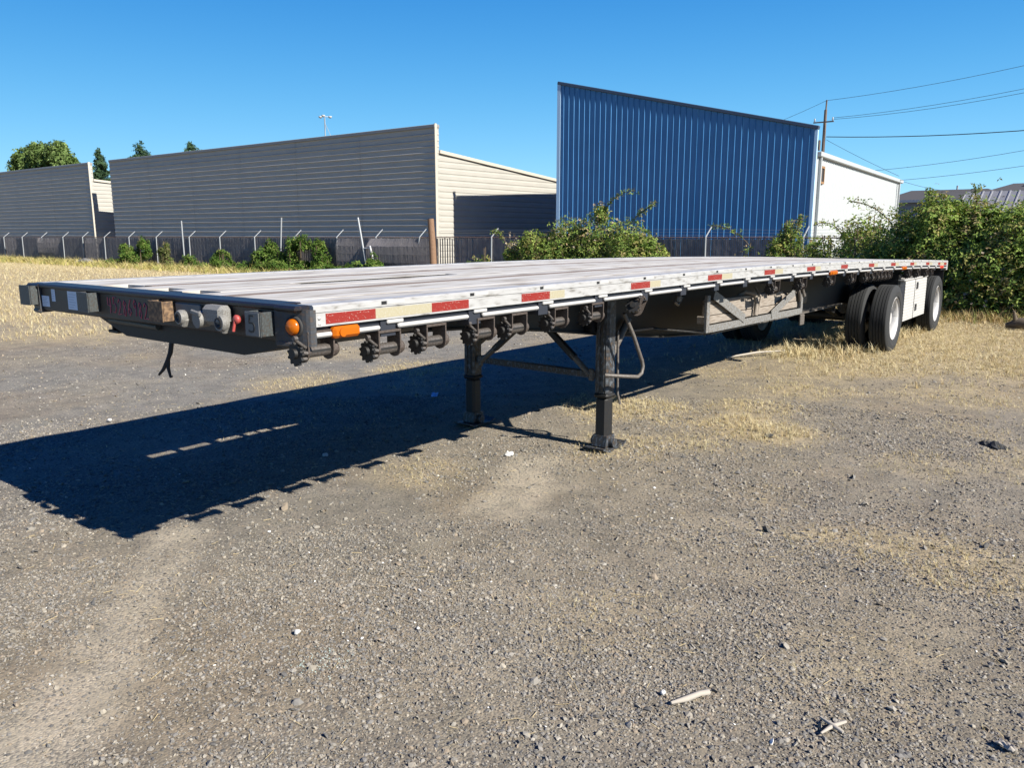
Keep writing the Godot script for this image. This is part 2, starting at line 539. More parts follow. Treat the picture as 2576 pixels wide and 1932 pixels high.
func ground() -> void:
	var xs := span([-420.0, -60.0, 120.0, -8.0, 8.0, -3.0, 0.5, 7.0, 0.09, 16.0, 0.3, 30.0, 0.9, 60.0, 6.0, 460.0, 100.0])
	var zs := span([-460.0, -100.0, 90.0, -60.0, 4.0, -20.0, 1.2, -6.0, 0.4, -3.0, 0.15, 4.5, 0.09, 9.0, 0.5, 40.0, 6.0, 460.0, 105.0])
	var v := PackedVector3Array()
	var nn := PackedVector3Array()
	var c := PackedColorArray()
	var uv := PackedVector2Array()
	var uv2 := PackedVector2Array()
	var ix := PackedInt32Array()
	var w := zs.size()
	for x in xs:
		for z in zs:
			v.append(Vector3(x, gy(x, z), z))
			nn.append(Vector3.UP)
			uv.append(Vector2(x, z) / 1.9)
			uv2.append(Vector2(x + 0.3 * z, z - 0.3 * x) / 7.3)
			var n1 := patchy.get_noise_2d(x * 0.6, z * 0.6)
			var n2 := fine.get_noise_2d(x + 100.0, z)
			var col := Color(0.248, 0.226, 0.188).lerp(Color(0.218, 0.206, 0.186), smoothstep(-0.15, 0.3, n1))
			var left := smoothstep(-2.5, -4.0, z + n2) * smoothstep(-9.0, -6.0, z)
			col = col.lerp(Color(0.21, 0.212, 0.208), left * 0.8)
			col = col.lerp(Color(0.25, 0.205, 0.145), 0.45 * smoothstep(0.0, 0.5, patchy.get_noise_2d(x * 1.1 - 70.0, z * 1.1)))
			col = col.lerp(Color(0.42, 0.388, 0.332), blob(x, z, dust_spots))
			col = col.lerp(Color(0.49, 0.41, 0.255), 0.85 * straw_at(x, z))
			c.append(col * (1.0 + 0.1 * n2))
	for i in xs.size() - 1:
		for j in w - 1:
			var a := i * w + j
			ix.append_array(PackedInt32Array([a, a + w, a + 1, a + 1, a + w, a + w + 1]))
	var arr := []
	arr.resize(Mesh.ARRAY_MAX)
	arr[Mesh.ARRAY_VERTEX] = v
	arr[Mesh.ARRAY_NORMAL] = nn
	arr[Mesh.ARRAY_COLOR] = c
	arr[Mesh.ARRAY_TEX_UV] = uv
	arr[Mesh.ARRAY_TEX_UV2] = uv2
	arr[Mesh.ARRAY_INDEX] = ix
	var me := ArrayMesh.new()
	me.add_surface_from_arrays(Mesh.PRIMITIVE_TRIANGLES, arr)
	var o := MeshInstance3D.new()
	o.name = "ground"
	o.mesh = me
	o.material_override = M.ground
	o.set_meta("kind", "structure")
	add_child(o)


# ---------------------------------------------------------------- buildings
func warehouse(label: String, z0: float, z1: float, seam: float, mast: bool) -> void:
	var w := thing("warehouse", label, "warehouse", Vector3.ZERO, "tan warehouses behind the fence")
	var x0 := 27.0
	var top := 6.62
	var y0 := -0.5
	var flat := func(_s: float) -> float: return 0.0
	# front wall in panels, ribs level
	var n := int(round((z1 - z0) / seam))
	for k in n:
		var za := lerpf(z0, z1, float(k) / n)
		var zb := lerpf(z0, z1, float(k + 1) / n)
		var st := begin()
		var reach := zb - za - 0.02
		ribbed(st, Vector3(x0 + rng.randf_range(-0.006, 0.006), y0, za), Vector3.UP, Vector3.BACK, Vector3.LEFT, 0.0, top - y0, 0.285, 0.03, 0.04, 0.034, flat, func(_s: float) -> float: return reach, 5, 0.007)
		obj("wall_panel", st, M.siding, w)
	var st2 := begin()
	boxm(st2, Vector3(x0 + 0.03, y0, z0 + 0.05), Vector3(x0 + 0.24, top, z1 - 0.05))
	obj("parapet", st2, M.siding, w)
	st2 = begin()
	cboxm(st2, Vector3(x0 - 0.06, top, z0), Vector3(x0 + 0.3, top + 0.16, z1 + 0.03), 0.02)
	obj("coping", st2, M.coping_grey, w)
	st2 = begin()
	boxm(st2, Vector3(x0 - 0.05, y0, z1 - 0.005), Vector3(x0 + 0.1, top + 0.19, z1 + 0.04))
	obj("corner_trim", st2, M.cream_trim, w)
	st2 = begin()
	ribbed(st2, Vector3(x0 + 0.1, y0, z1), Vector3.UP, Vector3.RIGHT, Vector3.BACK, 0.0, top - y0, 0.285, 0.05, 0.03, 0.018, flat, func(_s: float) -> float: return 0.16)
	obj("parapet_end", st2, M.siding, w)
	# side wall under a roof that falls away from the front
	var roof := func(x: float) -> float: return 5.55 - 0.085 * (x - x0)
	st2 = begin()
	ribbed(st2, Vector3(x0 + 0.1, y0, z1 - 0.01), Vector3.UP, Vector3.RIGHT, Vector3.BACK, 0.0, 5.5 - y0, 0.285, 0.17, 0.03, 0.02, flat, func(s: float) -> float: return clampf((5.47 - (s + y0)) / 0.085, 0.0, 17.0))
	obj("side_wall", st2, M.siding, w)
	st2 = begin()
	var a := Vector3(x0 + 0.24, roof.call(x0 + 0.24), z1 + 0.06)
	var b := Vector3(x0 + 17.5, roof.call(x0 + 17.5), z1 + 0.06)
	bar(st2, a, b, 0.1, 0.16, 0.01)
	obj("roof_edge", st2, M.cream_trim, w)
	st2 = begin()
	extrude(st2, PackedVector2Array([Vector2(x0 + 0.26, y0), Vector2(x0 + 17.2, y0), Vector2(x0 + 17.2, roof.call(x0 + 17.2)), Vector2(x0 + 0.26, roof.call(x0 + 0.26))]), Transform3D(Basis(), Vector3(0, 0, (z0 + z1) * 0.5)), z1 - z0 - 0.1)
	obj("roof", st2, M.roof_grey, w)
	if mast:
		var m := group_part("weather_mast", w)
		st2 = begin()
		tube(st2, [Vector3(27.3, 5.0, -31.3), Vector3(27.3, 7.8, -31.3)], 0.03, 6)
		tube(st2, [Vector3(27.3, 7.5, -31.3), Vector3(27.35, 6.8, -30.9)], 0.012, 5)
		obj("pole", st2, M.galvanised, m)
		st2 = begin()
		for k in 3:
			var an := TAU * k / 3.0 + 0.4
			var e := Vector3(27.3 + 0.3 * cos(an), 7.86, -31.3 + 0.3 * sin(an))
			tube(st2, [Vector3(27.3, 7.84, -31.3), e], 0.018, 5)
			lathe(st2, [Vector2(0.001, -0.1), Vector2(0.08, -0.06), Vector2(0.11, 0.0), Vector2(0.1, 0.02), Vector2(0.001, 0.03)], 10, Transform3D(Basis(Vector3.RIGHT, -PI / 2), e))
		obj("spinner", st2, M.white_metal, m)

func warehouses() -> void:
	warehouse("long grey ribbed warehouse with cream end wall and a weather mast on its roof", -54.5, -23.0, 5.25, true)
	warehouse("grey ribbed warehouse at the far left edge behind the slatted fence", -95.0, -57.6, 6.2, false)

func blue_hall() -> void:
	var w := thing("blue_building", "tall blue metal building with upright ribs and a bright white side wall", "building")
	var x0 := 28.87
	var za := -17.2
	var zb := -5.75
	var y0 := -0.5
	var ln := 10.93
	za = zb - ln
	var turn := Transform3D(Basis(Vector3.UP, deg_to_rad(4.0)), Vector3.ZERO)
	var corner := Transform3D(Basis(), Vector3(x0, 0, zb))
	w.transform = corner * turn * corner.affine_inverse()
	var top := func(s: float) -> float: return 8.06 - (s / ln) * 2.62 - y0
	var flat := func(_s: float) -> float: return 0.0
	for k in 12:
		var st := begin()
		var s0 := ln * k / 12.0
		var s1 := ln * (k + 1) / 12.0
		ribbed(st, Vector3(x0 + (0.004 if k % 2 else 0.0), y0, za), Vector3.BACK, Vector3.UP, Vector3.LEFT, s0, s1, 0.2545, 0.022, 0.02, 0.042, flat, top, 4, 0.004)
		obj("wall_panel", st, M.blue_siding, w)
	var st2 := begin()
	bar(st2, Vector3(x0 + 0.02, 8.11, za - 0.05), Vector3(x0 + 0.02, 5.49, zb + 0.08), 0.2, 0.13, 0.02)
	obj("coping", st2, M.dark_coping, w)
	st2 = begin()
	boxm(st2, Vector3(x0 - 0.05, y0, za - 0.06), Vector3(x0 + 0.12, 8.05, za + 0.1))
	obj("corner_trim", st2, M.blue_trim, w)
	st2 = begin()
	boxm(st2, Vector3(x0 - 0.045, y0, zb - 0.06), Vector3(x0 + 0.1, 5.42, zb + 0.05))
	obj("corner_trim", st2, M.blue_trim, w)
	# main body behind, roof rising to the left
	st2 = begin()
	extrude(st2, PackedVector2Array([Vector2(-za - 0.05, y0), Vector2(-za - 0.05, 8.0), Vector2(-zb, 4.45), Vector2(-zb, y0)]), Transform3D(Basis(Vector3(0, 0, -1), Vector3.UP, Vector3.RIGHT), Vector3(x0 + 0.06 + 10.0, 0, -0.03)), 19.8)
	obj("roof", st2, M.roof_grey, w)
	st2 = begin()
	ribbed(st2, Vector3(x0 + 0.12, y0, zb), Vector3.RIGHT, Vector3.UP, Vector3.BACK, 0.0, 20.0, 0.305, 0.05, 0.03, 0.025, flat, func(_s: float) -> float: return 4.5 - y0)
	obj("side_wall", st2, M.white_siding, w)
	st2 = begin()
	cboxm(st2, Vector3(x0 + 0.32, 4.5, zb - 0.1), Vector3(x0 + 20.5, 4.68, zb + 0.16), 0.02)
	obj("gutter", st2, M.white_siding, w)
	for x in [x0 + 0.62, x0 + 19.7]:
		st2 = begin()
		cboxm(st2, Vector3(x - 0.05, y0, zb + 0.03), Vector3(x + 0.05, 4.5, zb + 0.12), 0.01)
		obj("downspout", st2, M.white_siding, w)
	var win := group_part("window", w)
	st2 = begin()
	boxm(st2, Vector3(29.72, 3.55, zb + 0.02), Vector3(29.8, 4.2, zb + 0.07))
	boxm(st2, Vector3(30.2, 3.55, zb + 0.02), Vector3(30.28, 4.2, zb + 0.07))
	boxm(st2, Vector3(29.8, 4.12, zb + 0.02), Vector3(30.2, 4.2, zb + 0.069))
	boxm(st2, Vector3(29.8, 3.55, zb + 0.02), Vector3(30.2, 3.63, zb + 0.069))
	obj("frame", st2, M.orange_wood, win)
	st2 = begin()
	boxm(st2, Vector3(29.8, 3.63, zb + 0.02), Vector3(30.2, 4.12, zb + 0.035))
	obj("pane", st2, M.dark_inside, win)

func far_right_buildings() -> void:
	var w := thing("house", "low house with dark shingled hip roof peeping over the bramble", "house")
	var st := begin()
	boxm(st, Vector3(60.5, -0.5, -10.4), Vector3(70, 3.9, -3.4))
	obj("wall", st, M.pale_wall, w)
	st = begin()
	var e := [Vector3(60, 3.9, -10.9), Vector3(60, 3.9, -3.2), Vector3(70.5, 3.9, -3.2), Vector3(70.5, 3.9, -10.9)]
	var r := [Vector3(62.2, 4.68, -9.2), Vector3(62.2, 4.68, -4.4), Vector3(68, 4.68, -4.4), Vector3(68, 4.68, -9.2)]
	st.set_smooth_group(-1)
	for k in 4:
		quad(st, e[k], r[k], r[(k + 1) % 4], e[(k + 1) % 4])
	quad(st, r[0], r[3], r[2], r[1])
	quad(st, e[0], e[1], e[2], e[3])
	var rf := obj("roof", st, M.shingle, w)
	st = begin()
	tube(st, [Vector3(63, 4.6, -6.4), Vector3(63, 4.98, -6.4)], 0.06, 8)
	obj("vent_pipe", st, M.galvanised, rf)
	st = begin()
	boxm(st, Vector3(59.9, 3.78, -10.9), Vector3(60.02, 3.95, -3.2))
	obj("gutter", st, M.white_metal, w)
	# sheet-metal roofed shed and the house behind it
	w = thing("shed", "grey shed with a steep ribbed sheet metal roof at the right edge", "shed")
	st = begin()
	ribbed(st, Vector3(54.2, 2.3, -5.2), Vector3.BACK, Vector3(4.6, 2.05, 0).normalized(), Vector3(-2.05, 4.6, 0).normalized(), 0.0, 11.0, 0.5, 0.06, 0.03, 0.05, func(_s: float) -> float: return 0.0, func(_s: float) -> float: return 5.03)
	obj("roof", st, M.tin_roof, w)
	st = begin()
	extrude(st, PackedVector2Array([Vector2(54.6, -0.5), Vector2(63, -0.5), Vector2(63, 2.4), Vector2(58.8, 4.28), Vector2(54.6, 2.42)]), Transform3D(Basis(), Vector3(0, 0, 0.3)), 10.6)
	obj("wall", st, M.pale_wall, w)
	w = thing("house", "house with dark flat roof and blue eaves behind the sheet metal shed", "house")
	st = begin()
	boxm(st, Vector3(66.5, -0.5, -4.6), Vector3(76, 4.35, 10))
	obj("wall", st, M.pale_wall, w)
	st = begin()
	boxm(st, Vector3(66, 4.36, -5.0), Vector3(66.1, 4.66, 10.4))
	obj("eaves_board", st, M.blue_trim, w)
	st = begin()
	e = [Vector3(66, 4.67, -5.0), Vector3(66, 4.67, 10.4), Vector3(77, 4.67, 10.4), Vector3(77, 4.67, -5.0)]
	r = [Vector3(68.4, 5.28, -3.6), Vector3(68.4, 5.28, 9.2), Vector3(74, 5.28, 9.2), Vector3(74, 5.28, -3.6)]
	st.set_smooth_group(-1)
	for k in 4:
		quad(st, e[k], r[k], r[(k + 1) % 4], e[(k + 1) % 4])
	quad(st, r[0], r[3], r[2], r[1])
	quad(st, e[0], e[1], e[2], e[3])
	rf = obj("roof", st, M.shingle, w)
	st = begin()
	cbox(st, Transform3D(Basis(), Vector3(67.4, 5.05, -2.6)), Vector3(0.3, 0.16, 0.5), 0.03)
	obj("roof_vent", st, M.dark_inside, rf)


# ---------------------------------------------------------------- fence
func bulge(z: float, y: float) -> float:
	# how far the slack fencing hangs out towards the yard
	var v := 0.02 * lump.get_noise_2d(z * 9.0, y * 6.0)
	for b in [[-24.25, 3.7, 0.42, 0.55], [-30.1, 1.1, 0.12, 0.35], [-26.65, 1.7, 0.2, 0.5], [-59.3, 2.9, 0.36, 0.55], [-65.4, 1.6, 0.15, 0.2], [-52.3, 2.0, 0.2, 0.05]]:
		var t: float = (z - b[0]) / b[1]
		if t > -0.1 and t < 1.0:
			var up := smoothstep(1.62, 1.2, y - 0.1 * lump.get_noise_2d(z * 30.0, 3.0)) * smoothstep(-0.3, b[3] + 0.3, y + 0.42 * (1.0 - t))
			v += b[2] * (smoothstep(-0.1, 0.0, t) if t < 0.0 else (1.0 - t)) * up
	return v

func fence() -> void:
	var f := thing("chain_link_fence", "long chain link fence woven with dark slats, angled arms on its posts", "fence")
	var x0 := 24.0
	var st := begin()
	st.set_smooth_group(-1)
	var z := -76.0
	while z < 7.0:
		z += 0.07
		var base := gy(x0, z)
		var h := 1.36 + 0.2 * (z + 66.0) / 57.0 if z < -9.0 else 1.56
		if z > -20.15 and z < -18.75 and int(z * 100.0 / 7.0) % 2 == 0:
			continue
		if z > -5.4 and fine.get_noise_1d(z * 3.0) > -0.15:
			continue
		if rng.randf() < 0.012:
			continue
		var lean := rng.randf_range(-0.006, 0.006)
		var lo := base + rng.randf_range(0.02, 0.07)
		var hi := h - rng.randf_range(0.02, 0.07)
		for k in 5:
			var ya := lerpf(lo, hi, k / 5.0)
			var yb := lerpf(lo, hi, (k + 1) / 5.0)
			var xa := x0 - 0.03 - bulge(z, ya)
			var xb := x0 - 0.03 - bulge(z, yb)
			var dza := (bulge(z - 0.03, ya) - bulge(z + 0.03, ya)) * 0.5
			var dzb := (bulge(z - 0.03, yb) - bulge(z + 0.03, yb)) * 0.5
			var q := [Vector3(xa - dza, ya, z - 0.031), Vector3(xa + dza, ya, z + 0.031), Vector3(xb + dzb + lean, yb, z + 0.031), Vector3(xb - dzb + lean, yb, z - 0.031)]
			quad(st, q[0], q[1], q[2], q[3])
			var t := Vector3(0.005, 0, 0)
			quad(st, q[3] + t, q[2] + t, q[1] + t, q[0] + t)
			quad(st, q[1], q[1] + t, q[2] + t, q[2])
			quad(st, q[0], q[3], q[3] + t, q[0] + t)
	var sl := obj("slats", st, M.slat, f)
	sl.set_meta("kind", "stuff")
	st = begin()
	tube(st, [Vector3(x0, 1.325, -76), Vector3(x0, 1.55, -9), Vector3(x0, 1.58, 7)], 0.022, 6)
	for i in 900:
		var zz := -76.0 + 83.0 * i / 900.0 + rng.randf_range(-0.02, 0.02)
		var hh := 1.34 + 0.2 * (minf(zz, -9.0) + 66.0) / 57.0
		tube(st, [Vector3(x0, hh, zz), Vector3(x0 + rng.randf_range(-0.02, 0.02), hh + rng.randf_range(0.03, 0.075), zz + rng.randf_range(-0.025, 0.025))], 0.007, 3, false)
	obj("top_rail", st, M.rail_rust, f)
	st = begin()
	for k in 3:
		var pts := []
		for i in 28:
			var zz := -76.0 + 83.0 * i / 27.0
			pts.append(Vector3(x0 + 0.1 + 0.1 * k, 1.42 + 0.2 * (minf(zz, -9.0) + 66.0) / 57.0 + 0.1 * k + 0.02 * sin(i * 2.1), zz))
		tube(st, pts, 0.004, 3, false)
	obj("barbed_wire", st, M.galvanised, f)
	for z1 in [-72.9, -69.5, -66.0, -62.65, -59.3, -55.9, -52.95, -49.9, -46.7, -43.4, -39.75, -36.65, -33.4, -30.0, -26.75, -24.0, -21.2, -17.1, -13.6, -10.7, -7.7, -4.4, -1.2, 2.2, 5.6]:
		var h: float = 1.36 + 0.2 * (minf(z1, -9.0) + 66.0) / 57.0
		st = begin()
		var tilt := rng.randf_range(-0.025, 0.025)
		if z1 == -21.2:
			tilt = -0.32
		tube(st, [Vector3(x0 - 0.07, -0.55, z1 + tilt), Vector3(x0 - 0.06, h + 0.02, z1)], 0.032, 8)
		var p := obj("post", st, M.galvanised, f)
		st = begin()
		bar(st, Vector3(x0 - 0.09, h - 0.02, z1), Vector3(x0 + 0.36, h + 0.36, z1 + 0.02), 0.034, 0.034)
		obj("barbed_wire_arm", st, M.galvanised, p)
	# loose posts standing in front of the fence
	for d in [["tall_post", "tall thin grey metal post standing alone before the fence's left half", Vector3(23.4, -0.45, -39.47), Vector3(23.4, 2.38, -39.52), 0.04],
			["tall_post", "tall thin grey metal post rising upright out of the leafy vines", Vector3(23.4, -0.45, -30.6), Vector3(23.4, 2.46, -30.26), 0.04],
			["tall_post", "tall pale metal post leaning left beside the low braced post", Vector3(23.4, -0.45, -23.98), Vector3(23.4, 2.4, -24.58), 0.045]]:
		st = begin()
		tube(st, [d[2], d[3]], d[4], 10)
		tag(obj(d[0], st, M.galvanised, self), d[1], "post", "metal posts in front of the fence")
	st = begin()
	tube(st, [Vector3(23.4, -0.45, -23.35), Vector3(23.4, 1.12, -23.84)], 0.045, 10)
	tube(st, [Vector3(23.4, 1.0, -24.25), Vector3(23.4, 1.03, -23.8)], 0.03, 8)
	tag(obj("braced_post", st, M.white_metal, self), "short pale metal post with a cross brace, leaning in the vines", "post", "metal posts in front of the fence")
	st = begin()
	tube(st, [Vector3(23.4, -0.45, -19.85), Vector3(23.4, 1.2, -19.92), Vector3(23.4, 2.3, -20.0)], [0.15, 0.145, 0.135], 14)
	tag(obj("wooden_post", st, M.post_wood, self), "stout brown wooden post in front of the slatted fence", "post")
	st = begin()
	boulder(st, Vector3(22.9, -0.38, -50.6), Vector3(0.5, 0.42, 1.1), 3)
	tag(obj("boulder", st, M.cast_grey, self), "pale grey boulder lying in the weeds against the fence", "rock")

func boulder(st: SurfaceTool, at: Vector3, s: Vector3, sd: int) -> void:
	st.set_smooth_group(-1)
	var p := func(i: int, j: int) -> Vector3:
		var a := TAU * (i % 10) / 10.0
		var b := PI * j / 6.0 - PI / 2
		var d := Vector3(cos(a) * cos(b), sin(b), sin(a) * cos(b))
		return at + d * s * (1.0 + 0.35 * lump.get_noise_3d(d.x * 45.0 + sd * 100.0, d.y * 45.0, d.z * 45.0))
	for i in 10:
		for j in 6:
			quad(st, p.call(i, j), p.call(i, j + 1), p.call(i + 1, j + 1), p.call(i + 1, j))


# ---------------------------------------------------------------- power line
func power_line() -> void:
	var w := thing("power_pole", "wooden power pole with cross arm rising behind the white wall", "power pole", Vector3(48, -0.4, -11.3))
	var st := begin()
	tube(st, [Vector3(0, 0, 0), Vector3(0, 9.2, 0)], [0.13, 0.085], 10)
	obj("pole", st, M.pole_wood, w)
	st = begin()
	tube(st, [Vector3(0, 8.6, 0), Vector3(0, 9.75, 0.02)], 0.045, 6)
	obj("top_pin", st, M.pole_wood, w)
	st = begin()
	bar(st, Vector3(-0.15, 8.5, -0.62), Vector3(-0.15, 8.5, 0.55), 0.06, 0.07)
	obj("cross_arm", st, M.pole_wood, w)
	for z in [-0.55, 0.48]:
		st = begin()
		lathe(st, [Vector2(0.001, 0.2), Vector2(0.05, 0.16), Vector2(0.03, 0.1), Vector2(0.055, 0.05), Vector2(0.03, 0.0), Vector2(0.001, 0.0)], 8, Transform3D(Basis(Vector3.RIGHT, -PI / 2), Vector3(-0.15, 8.55, z)))
		obj("insulator", st, M.galvanised, w)
	st = begin()
	cbox(st, Transform3D(Basis(), Vector3(-0.1, 7.2, -0.25)), Vector3(0.15, 0.6, 0.2), 0.03)
	obj("meter_box", st, M.pole_wood, w)
	var runs := [
		["topmost power wire running right from the pole's tip", Vector3(48, 9.32, -11.3), Vector3(48, 9.95, -2.76), 0.1, 0.011],
		["thin wire falling left from the pole's tip behind the blue roof", Vector3(48, 9.32, -11.3), Vector3(48, 8.0, -15.2), 0.05, 0.010],
		["upper of two close wires leaving the cross arm to the right", Vector3(47.9, 8.3, -10.83), Vector3(47.9, 8.98, -1.2), 0.14, 0.011],
		["lower of two close wires leaving the cross arm to the right", Vector3(47.9, 8.22, -10.83), Vector3(47.9, 8.78, -1.2), 0.16, 0.011],
		["thick black cable running nearly level from the pole's middle", Vector3(48, 7.27, -11.16), Vector3(48, 6.9, -1.2), 0.12, 0.024],
		["guy wire slanting down from the pole onto the white building", Vector3(48, 7.1, -11.15), Vector3(48, 4.85, -7.0), 0.05, 0.010],
		["wire above the bushes, higher of the two over the white wall's end", Vector3(48, 5.2, -8.6), Vector3(48, 5.93, -0.9), 0.1, 0.011],
		["wire above the bushes, lower of the two over the white wall's end", Vector3(48, 4.6, -7.3), Vector3(48, 5.14, -0.9), 0.06, 0.011],
		["slack service wire drooping from the white wall towards the house", Vector3(48, 4.8, -7.4), Vector3(60, 4.4, -5.0), 0.25, 0.011]]
	for r in runs:
		var pts := []
		var a: Vector3 = r[1]
		var b: Vector3 = r[2]
		var far := b + (b - a) * (1.2 if b.z > -3.0 else 0.0)
		for i in 17:
			var t := i / 16.0
			var p := a.lerp(far, t)
			var tt := p.distance_to(a) / a.distance_to(b)
			p.y -= r[3] * 4.0 * tt * (1.0 - tt)
			pts.append(p)
		st = begin()
		tube(st, pts, r[4], 5, false)
		tag(obj("power_wire", st, M.wire_black, self), r[0], "wire", "power wires at the right")


# ---------------------------------------------------------------- trailer
func winch_proto(parent: Node) -> Node3D:
	# hangs from y = 0 (underside of the rub rail) at the trailer's side
	var w := group_part("winch", parent)
	var st := begin()
	var pl := PackedVector2Array([Vector2(-0.043, 0.0), Vector2(0.043, 0.0), Vector2(0.043, -0.082)])
	for k in 7:
		var a := -PI * k / 6.0
		pl.append(Vector2(0.043 * cos(a), -0.082 + 0.043 * sin(a)))
	for x in [0.004, 0.136]:
		extrude(st, pl, Transform3D(Basis(Vector3(0, 0, 1), Vector3.UP, Vector3.LEFT), Vector3(x, 0, 0)), 0.008)
	cboxm(st, Vector3(0.0, -0.004, -0.045), Vector3(0.14, 0.008, 0.045), 0.002)
	obj("frame", st, M.winch_steel, w)
	st = begin()
	var t := Transform3D(Basis(Vector3.UP, PI / 2), Vector3(0.0, -0.081, 0.0))
	lathe(st, [Vector2(0.001, 0.008), Vector2(0.026, 0.008), Vector2(0.026, 0.132), Vector2(0.001, 0.132)], 16, t, false)
	obj("drum", st, M.drum_steel, w)
	st = begin()
	boxm(st, Vector3(0.03, -0.083, 0.022), Vector3(0.13, -0.073, 0.0268))
	obj("drum_slot", st, M.black_ink, w)
	st = begin()
	var gear := PackedVector2Array()
	for k in 22:
		var r1 := 0.05 if k % 2 == 0 else 0.04
		gear.append(Vector2(cos(TAU * k / 22.0), sin(TAU * k / 22.0)) * r1)
		gear.append(Vector2(cos(TAU * (k + 0.5) / 22.0), sin(TAU * (k + 0.5) / 22.0)) * r1)
	extrude(st, gear, Transform3D(Basis(Vector3(0, 0, 1), Vector3.UP, Vector3.LEFT), Vector3(-0.03, -0.085, 0)), 0.012)
	lathe(st, [Vector2(0.001, -0.05), Vector2(0.02, -0.05), Vector2(0.022, -0.036), Vector2(0.03, -0.02), Vector2(0.03, 0.0)], 14, t, false)
	obj("ratchet_wheel", st, M.black_paint, w)
	st = begin()
	bar(st, Vector3(-0.055, -0.02, 0.03), Vector3(0.0, -0.06, 0.03), 0.014, 0.012, 0.003)
	tube(st, [Vector3(-0.062, -0.015, 0.03), Vector3(-0.045, -0.015, 0.03)], 0.011, 8)
	obj("pawl", st, M.drum_steel, w)
	for k in 3:
		st = begin()
		var a := 0.9 - 0.75 * k
		tube(st, [Vector3(-0.02, -0.085 + 0.034 * sin(a), 0.034 * cos(a)), Vector3(0.0, -0.085 + 0.034 * sin(a), 0.036 * cos(a))], 0.009, 6)
		obj("bolt", st, M.drum_steel, w)
	st = begin()
	lathe(st, [Vector2(0.012, 0.182), Vector2(0.028, 0.178), Vector2(0.034, 0.165), Vector2(0.034, 0.14)], 14, t, false)
	lathe(st, [Vector2(0.001, 0.168), Vector2(0.012, 0.168), Vector2(0.012, 0.182)], 10, t, false)
	obj("hub", st, M.winch_steel, w)
	return w

func tyre(parent: Node, z: float, out: float) -> void:
	# a tyre and its rim, built round the local z axis; out = +1 where the dish faces +z
	var t := Transform3D(Basis(), Vector3(0, 0, z))
	var st := begin()
	var w := 0.125
	var prof := [Vector2(0.3, -w + 0.03), Vector2(0.335, -w - 0.005), Vector2(0.40, -w - 0.014), Vector2(0.455, -w - 0.002), Vector2(0.483, -w + 0.012), Vector2(0.492, -w + 0.022)]
	for g in [-0.062, -0.021, 0.021, 0.062]:
		prof.append_array([Vector2(0.495, g - 0.0055), Vector2(0.481, g - 0.004), Vector2(0.481, g + 0.004), Vector2(0.495, g + 0.0055)])
	prof.append_array([Vector2(0.492, w - 0.022), Vector2(0.483, w - 0.012), Vector2(0.455, w + 0.002), Vector2(0.40, w + 0.014), Vector2(0.335, w + 0.005), Vector2(0.3, w - 0.03)])
	lathe(st, prof, 56, t, false)
	var ty := obj("tyre", st, M.tyre_rubber, parent)
	ty.rotation.z = rng.randf() * TAU
	st = begin()
	var o := out
	lathe(st, [Vector2(0.308, o * 0.124), Vector2(0.318, o * 0.114), Vector2(0.3, o * 0.1), Vector2(0.277, o * 0.085), Vector2(0.268, o * 0.03), Vector2(0.262, o * -0.03), Vector2(0.25, o * -0.055), Vector2(0.2, o * -0.075), Vector2(0.15, o * -0.08), Vector2(0.142, o * -0.08)], 48, t, true)
	obj("rim", st, M.wheel_white, parent)
	st = begin()
	lathe(st, [Vector2(0.142, o * -0.08), Vector2(0.1, o * -0.075), Vector2(0.098, o * 0.03), Vector2(0.09, o * 0.06), Vector2(0.001, o * 0.065)], 24, t, false)
	for k in 10:
		var a := TAU * k / 10.0
		var p := Vector3(0.168 * cos(a), 0.168 * sin(a), z - o * 0.075)
		tube(st, [p, p + Vector3(0, 0, o * 0.05)], 0.016, 6)
	obj("hub", st, M.wheel_white, parent)

func strokes(st: SurfaceTool, pts: Array, o: Vector3, w: float, h: float, r: float) -> void:
	var q := []
	for p in pts:
		q.append(o + Vector3(0, p[1] * h, p[0] * w))
	tube(st, q, r, 5)

